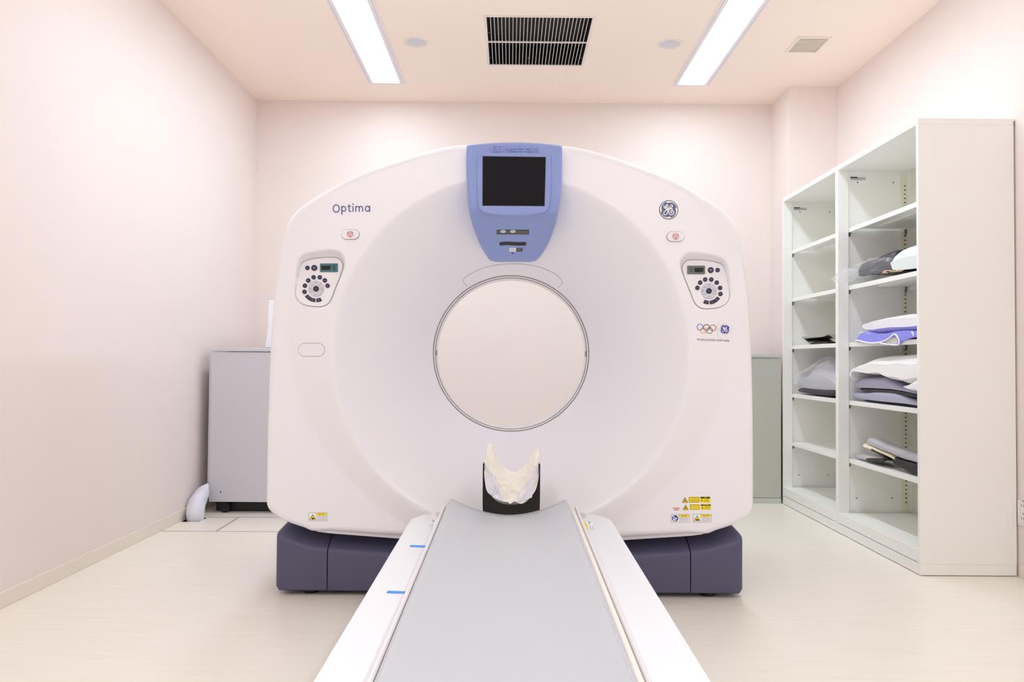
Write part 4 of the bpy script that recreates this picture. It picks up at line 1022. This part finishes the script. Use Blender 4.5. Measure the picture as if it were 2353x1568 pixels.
# wall outlet
wx = XR; pA = atX(2334.5, 1147, XR); pB = atX(2335, 1204, XR)
ot = empty('wall_outlet', (XR, pA.y-.04, (pA.z+pB.z)/2), 'white wall outlet plate on the right wall beside the shelving', 'outlet')
yy1 = min(pA.y, YN0-.004); yy0 = yy1-.12
MB().box((XR-.008, yy0, pB.z), (XR, yy1, pA.z), .003).build('plate', M['outlet'], ot, True, 40)
m_ = MB()
for dy_, dz_ in ((.03, .035), (.045, .035), (.03, -.02), (.045, -.02)): m_.box((XR-.0088, yy1-dy_-.001, (pA.z+pB.z)/2+dz_-.006), (XR-.0078, yy1-dy_+.001, (pA.z+pB.z)/2+dz_+.006))
for dz_ in (.055, 0.0): m_.cyl((XR-.0088, yy1-.04, (pA.z+pB.z)/2+dz_), .003, (1, 0, 0), .001, 10)
m_.build('socket', M['ink'], ot)
MB().cyl((XR-.009, yy1-.047, (pA.z+pB.z)/2+.008), .002, (1, 0, 0), .001, 10).build('pilot_light', M['orange'], ot)

# ================================================================== THINGS ON THE SHELVES
def loft_px(name, outline, X0, X1, m, parent=None, zmin=None, p=3.0, nseg=10, amp=.002, freq=18, seed=0, smooth=3, ymin=YN0+.03, ymax=YM0-.03, base_anchor=True, mats=None, shelf=None, smin=.5, vis=.2):
    """outline seen in the photo on the plane X=X0, given real depth up to X1 with rounded ends"""
    P = [atX(x, y, X0+(X1-X0)*vis) for x, y in outline]
    if smooth: P = spline(P, smooth, True)
    for q in P:
        if zmin is not None: q.z = max(q.z, zmin)
        q.y = max(q.y, ymin)
        if ymax: q.y = min(q.y, ymax)
    cy_ = sum(q.y for q in P)/len(P); cz_ = sum(q.z for q in P)/len(P); zb = min(q.z for q in P)
    R = []
    for i in range(nseg+1):
        t_ = -math.cos(math.pi*i/nseg); s_ = max(.0, 1-abs(t_)**p)**(1/p); s_ = max(s_, smin)
        x = X0+(X1-X0)*(t_+1)/2
        row = []
        for q in P:
            z = zb+(q.z-zb)*(s_ if base_anchor else 1)+(0 if base_anchor else (1-s_)*(cz_-q.z)); y = cy_+(q.y-cy_)*(.9+.1*s_)
            nn = noise.noise(Vector((x*freq, y*freq, z*freq+seed)))*amp
            zz = z+nn if z > zb+.002 else z
            if shelf is not None and x > 1.874: zz = max(zz, shelf+.0008)
            row.append((x+nn*.5, y+nn*.3, zz))
        R.append(row)
    return MB().rings(R, caps=True).build(name, m, parent, True, 60)
def z7(ox, oy, s): return lambda L: [(ox+x/s, oy+y/s) for x, y in L]
e = .0008
# blue towel folded, under a white rolled towel (third shelf)
zA = z7(1940, 700, 13.067)
tw = empty('folded_towel', (1.95, 3.95, ZS[2]), 'folded blue towel with white piping hanging over the edge of the third shelf', 'towel')
o = loft_px('cloth', zA([(330, 1100), (480, 870), (620, 830), (800, 880), (1100, 880), (1500, 800), (1800, 785), (2180, 800), (2500, 780), (2500, 960), (2000, 970), (1900, 1010), (1700, 1110), (1640, 1200), (1580, 1215), (1200, 1180), (1000, 1150), (700, 1140), (480, 1110)]), 1.866, 2.12, M['towel'], tw, amp=.006, freq=14, p=9, shelf=ZS[2], nseg=24, smin=.95, vis=0)
for q in o.data.vertices: pass
d = []
def edge_tube(pts, r, m, parent, name, X, off=0):
    P = spline([atX(x, y, X) for x, y in pts], 6)
    return MB().tube(P, r, 8).build(name, m, parent, True, None)
edge_tube(zA([(345, 1085), (420, 1085), (500, 1105), (700, 1150), (900, 1155), (1080, 1135), (1250, 1070), (1380, 990), (1470, 910), (1530, 900), (1590, 970), (1640, 1080), (1640, 1180), (1580, 1215), (1400, 1205), (1200, 1180), (1080, 1160)]), .0042, M['sheet'], tw, 'piping', 1.862)
edge_tube(zA([(470, 850), (560, 850), (660, 870), (745, 890)]), .004, M['sheet'], tw, 'piping', 1.875)
edge_tube(zA([(2030, 830), (2070, 880), (2085, 950)]), .004, M['sheet'], tw, 'piping', 1.862)
tri_ = [atX(x, y, 1.8655) for x, y in zA([(1160, 1130), (1420, 1020), (1510, 930), (1580, 1050), (1600, 1150), (1560, 1180), (1350, 1165)])]
MB().prism(tri_, (.004, 0, 0)).build('inner_fold', M['greyp'], tw)
rw = loft_px('rolled_towel', zA([(735, 600), (800, 540), (980, 450), (1400, 360), (1700, 300), (2000, 270), (2200, 275), (2500, 290), (2560, 500), (2500, 760), (2180, 795), (1900, 800), (1600, 800), (1200, 850), (960, 885), (830, 860), (750, 760), (725, 680)]), 1.895, 2.10, M['sheet'], None, amp=.004, freq=12, p=2.6, base_anchor=False)
tag(rw, 'thick rolled white towel lying on the blue towel', 'towel')
# fourth shelf: two pads and a white blanket
zB = z7(1940, 800, 11.2)
p1 = empty('positioning_pad', (2.0, 3.9, ZS[3]), 'grey-lilac vinyl positioning pad, lower of the two on the fourth shelf', 'pad', None)
loft_px('pad_body', zB([(415, 1130), (470, 1118), (700, 1140), (1000, 1100), (1500, 1120), (1700, 1200), (1900, 1290), (2300, 1420), (2300, 1500), (1860, 1430), (1600, 1405), (1100, 1365), (700, 1310), (460, 1260), (410, 1220)]), 1.89, 2.15, M['lilacpad'], p1, zmin=ZS[3]+.012, amp=.001, p=5)
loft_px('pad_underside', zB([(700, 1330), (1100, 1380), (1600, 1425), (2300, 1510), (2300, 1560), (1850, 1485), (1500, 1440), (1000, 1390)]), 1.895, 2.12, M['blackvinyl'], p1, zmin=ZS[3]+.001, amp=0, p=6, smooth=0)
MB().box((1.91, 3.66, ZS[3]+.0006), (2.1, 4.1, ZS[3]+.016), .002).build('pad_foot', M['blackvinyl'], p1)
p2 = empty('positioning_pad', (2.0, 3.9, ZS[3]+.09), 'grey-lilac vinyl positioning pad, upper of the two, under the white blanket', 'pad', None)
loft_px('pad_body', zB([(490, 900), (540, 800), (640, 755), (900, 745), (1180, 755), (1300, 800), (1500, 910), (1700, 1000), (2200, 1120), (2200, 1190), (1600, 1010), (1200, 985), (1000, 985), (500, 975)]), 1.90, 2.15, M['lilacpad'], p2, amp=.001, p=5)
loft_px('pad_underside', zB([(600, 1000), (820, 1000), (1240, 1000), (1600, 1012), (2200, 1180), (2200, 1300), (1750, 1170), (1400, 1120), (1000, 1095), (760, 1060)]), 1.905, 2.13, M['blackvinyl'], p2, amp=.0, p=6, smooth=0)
bl = empty('blanket', (2.0, 3.85, ZS[3]+.14), 'bunched white blanket draped over the grey-lilac pads on the fourth shelf', 'blanket')
loft_px('cloth', zB([(300, 800), (340, 740), (390, 650), (410, 560), (480, 470), (640, 370), (800, 300), (1050, 220), (1400, 185), (1860, 170), (2400, 190), (2500, 700), (2200, 900), (1860, 960), (1700, 900), (1450, 860), (1250, 740), (1150, 680), (860, 680), (700, 640), (560, 605), (440, 620), (410, 700), (400, 830), (350, 865), (305, 850)]), 1.872, 2.15, M['sheet'], bl, amp=.010, freq=9, p=3.2, base_anchor=False, nseg=14)
loft_px('hanging_corner', zB([(1570, 1010), (1700, 930), (1850, 830), (2100, 800), (2300, 1000), (2250, 1250), (1950, 1150), (1800, 1110)]), 1.866, 1.93, M['sheet'], bl, amp=.006, freq=20, p=2.5, base_anchor=False)
# fifth shelf
zD = z7(1940, 980, 12.06)
g1 = empty('positioning_pad', (1.95, 4.1, ZS[4]), 'small flat grey pad lying at the far end of the fifth shelf', 'pad')
loft_px('pad_body', zD([(340, 780), (380, 762), (600, 780), (800, 810), (1150, 850), (1250, 940), (1000, 945), (730, 940), (620, 915), (400, 840)]), 1.9, 2.02, M['greypad'], g1, zmin=ZS[4]+.002, amp=.0005, p=5)
loft_px('fold', zD([(695, 910), (740, 870), (1100, 880), (1240, 940), (900, 948), (730, 945)]), 1.893, 2.0, M['blackvinyl'], g1, zmin=ZS[4]+.001, amp=0, p=5)
g2 = empty('support_board', (1.95, 3.95, ZS[4]), 'cream-edged board leaning up on the fifth shelf beneath the long grey pad', 'board')
loft_px('board', zD([(580, 500), (610, 470), (800, 545), (1100, 690), (1400, 820), (1470, 940), (1380, 900), (1150, 790), (800, 640), (600, 560)]), 1.90, 1.98, M['creamboard'], g2, amp=0, p=7, smooth=1, base_anchor=False)
loft_px('strap', zD([(770, 620), (900, 690), (1010, 745), (1110, 790), (1120, 850), (1240, 940), (1130, 900), (1080, 840), (960, 760)]), 1.895, 1.93, M['blackvinyl'], g2, amp=0, p=6, smooth=1, base_anchor=False)
g3 = empty('positioning_pad', (1.95, 3.8, ZS[4]+.1), 'long light grey pad sloping up along the fifth shelf, on top', 'pad')
loft_px('pad_body', zD([(680, 410), (700, 350), (760, 318), (860, 370), (1000, 440), (1200, 540), (1500, 635), (1800, 750), (2400, 950), (2400, 1130), (2000, 1000), (1700, 920), (1400, 790), (1050, 650), (760, 500), (690, 450)]), 1.90, 1.985, M['greypad'], g3, amp=.0008, p=5, base_anchor=False)
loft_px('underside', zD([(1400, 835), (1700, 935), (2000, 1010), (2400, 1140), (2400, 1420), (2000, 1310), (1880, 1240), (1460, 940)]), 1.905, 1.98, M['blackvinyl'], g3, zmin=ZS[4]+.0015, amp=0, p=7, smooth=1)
# second shelf: bagged dark pad, mint pillow, strap
zE_ = z7(1910, 540, 11.2)
bg = empty('bagged_pad', (1.95, 4.0, ZS[1]), 'dark grey pad inside a crumpled clear plastic bag spilling over the second shelf', 'bag')
loft_px('pad_body', zE_([(900, 690), (1200, 590), (1450, 460), (1680, 380), (1740, 450), (1800, 780), (1790, 930), (1600, 940), (1400, 960), (1180, 1020), (950, 1030), (880, 980), (850, 850)]), 1.90, 2.10, M['darkcloth'], bg, zmin=ZS[1]+.001, amp=.003, freq=20, p=4)
def crumple(name, outline, X0, X1, parent, seed, amp=.012, zmin=None, nseg=16, mt='bag', **kw):
    o = loft_px(name, outline, X0, X1, M[mt], parent, zmin=zmin, amp=amp, freq=26, seed=seed, p=2.2, nseg=nseg, smooth=5, base_anchor=False, **kw)
    for v in o.data.vertices:
        q = v.co*38+Vector((seed, 0, 0)); k = (abs(noise.noise(q))-.2)*.022+abs(noise.noise(q*2.3))*.008
        v.co += Vector((-k if v.co.x < 0 else k*.3, k*.4, k*.9)) if zmin is None or True else Vector((0, 0, 0))
    for pgn in o.data.polygons: pgn.use_smooth = False
    return o
crumple('clear_bag', zE_([(0, 1180), (120, 1080), (250, 950), (480, 880), (600, 760), (860, 660), (1100, 595), (1400, 585), (1600, 640), (1640, 800), (1560, 930), (1300, 1000), (1000, 1070), (700, 1130), (480, 1200), (450, 1100)]), 1.872, 2.0, bg, 3, .012)
crumple('clear_bag', zE_([(0, 1180), (120, 1080), (250, 950), (430, 900), (600, 900), (560, 1060), (480, 1180), (200, 1240), (60, 1210)]), 1.775, 1.812, bg, 5, .008, ymax=9)
pw = loft_px('pillow', zE_([(1735, 430), (1800, 360), (1950, 280), (2200, 205), (2500, 170), (2900, 200), (3000, 500), (2900, 760), (2500, 840), (2200, 850), (1880, 830), (1800, 790), (1760, 600)]), 1.89, 2.12, M['mint'], None, zmin=ZS[1]+.001, amp=.003, freq=10, p=2.6)
tag(pw, 'pale mint white pillow at the near end of the second shelf, beside the bagged pad', 'pillow')
st = MB(); cpt = [atX(x, y, 1.885) for x, y in zE_([(1310, 1000), (1340, 950), (1420, 925), (1520, 945), (1640, 950), (1720, 900)])]
R = []
for q in spline(cpt, 6): R.append([(q.x, q.y, max(q.z, ZS[1])+.0035), (q.x+.03, q.y, max(q.z, ZS[1])+.0035), (q.x+.03, q.y, max(q.z, ZS[1])+.001), (q.x, q.y, max(q.z, ZS[1])+.001)])
o = st.rings(R).build('strap', M['peach'], None, True, 40); tag(o, 'curled peach fabric strap on the second shelf in front of the bagged pad', 'strap')
# far unit, third shelf: bent steel tray
zF = z7(1810, 740, 8.25)
tr = empty('metal_tray', (1.95, 4.9, ZS[2]), 'thin bent metal tray on the third shelf of the far unit', 'tray')
P = [atX(x, y, 1.89) for x, y in zF([(275, 290), (345, 345), (410, 395), (1000, 400)])]
top = [atX(x, y, 1.89) for x, y in zF([(280, 285), (340, 310), (500, 290), (690, 270), (750, 245), (800, 240), (890, 300), (1000, 360)])]
R = []
for q in spline(top, 4): R.append([(1.885, q.y, max(q.z, ZS[2]+.004)), (1.885, q.y, max(q.z-.003, ZS[2]+.001)), (2.08, q.y, max(q.z-.003, ZS[2]+.001)), (2.08, q.y, max(q.z, ZS[2]+.004))])
MB().rings(R).build('sheet', M['steel'], tr, True, 30)
low = [atX(x, y, 1.887) for x, y in zF([(290, 300), (350, 345), (400, 392), (430, 385), (500, 372)])]
R = []
for q in low: R.append([(1.884, q.y, max(q.z, ZS[2]+.003)), (1.884, q.y, max(q.z-.003, ZS[2]+.0008)), (2.05, q.y, max(q.z-.003, ZS[2]+.0008)), (2.05, q.y, max(q.z, ZS[2]+.003))])
MB().rings(R).build('leg', M['steel'], tr)
MB().box((1.89, atX(1876, 788, 1.89).y-.17, ZS[2]+.0008), (2.05, atX(1862, 788, 1.89).y, ZS[2]+.012), .001).build('plate', M['mblack'], tr)
# far unit, fourth shelf: peaked clear bag
pb = empty('bagged_cushion', (1.95, 4.8, ZS[3]), 'peaked clear plastic bag over a pale cushion on the fourth shelf of the far unit', 'bag')
loft_px('cushion', zF([(150, 1180), (250, 1030), (400, 1010), (560, 800), (640, 740), (760, 740), (900, 850), (1100, 1100), (1100, 1260), (880, 1280), (600, 1275), (400, 1250), (250, 1240), (160, 1220)]), 1.91, 2.12, M['greypad'], pb, ymin=YM0+.03, ymax=YF0-.03, zmin=ZS[3]+.03, amp=.004, p=3)
loft_px('cushion_base', zF([(320, 1250), (600, 1260), (1000, 1290), (1000, 1400), (600, 1370), (450, 1340), (330, 1300)]), 1.90, 2.1, M['darkcloth'], pb, ymin=YM0+.03, ymax=YF0-.03, zmin=ZS[3]+.001, amp=0, p=5)
crumple('clear_bag', zF([(75, 1190), (200, 1030), (400, 860), (560, 700), (650, 655), (800, 660), (890, 700), (1050, 1000), (1100, 1390), (880, 1400), (700, 1395), (480, 1370), (300, 1310), (140, 1270)]), 1.885, 2.14, pb, 8, .010, zmin=ZS[3]+.001, ymin=YM0+.02, ymax=YF0-.02)

# ================================================================== CAMERA / RENDER
cd = bpy.data.cameras.new('Camera'); cam = bpy.data.objects.new('Camera', cd); col.objects.link(cam)
cd.sensor_width = 36; cd.sensor_fit = 'HORIZONTAL'; cd.lens = F/2353*36; cd.clip_start = .02
m4 = Matrix(((RT.x, UP.x, -FW.x, CAM.x), (RT.y, UP.y, -FW.y, CAM.y), (RT.z, UP.z, -FW.z, CAM.z), (0, 0, 0, 1))); cam.matrix_world = m4
sc_ = bpy.context.scene; sc_.camera = cam
w = bpy.data.worlds.new('World'); sc_.world = w; w.use_nodes = True; w.node_tree.nodes['Background'].inputs['Color'].default_value = (.9, .87, .85, 1); w.node_tree.nodes['Background'].inputs['Strength'].default_value = .3
sc_.cycles.max_bounces = 14; sc_.cycles.diffuse_bounces = 10; sc_.cycles.transparent_max_bounces = 16
vs = sc_.view_settings; sc_.display_settings.display_device = 'sRGB'
vs.view_transform = 'Standard'; vs.look = 'None'; vs.exposure = 0.0; vs.gamma = 1; vs.use_curve_mapping = False
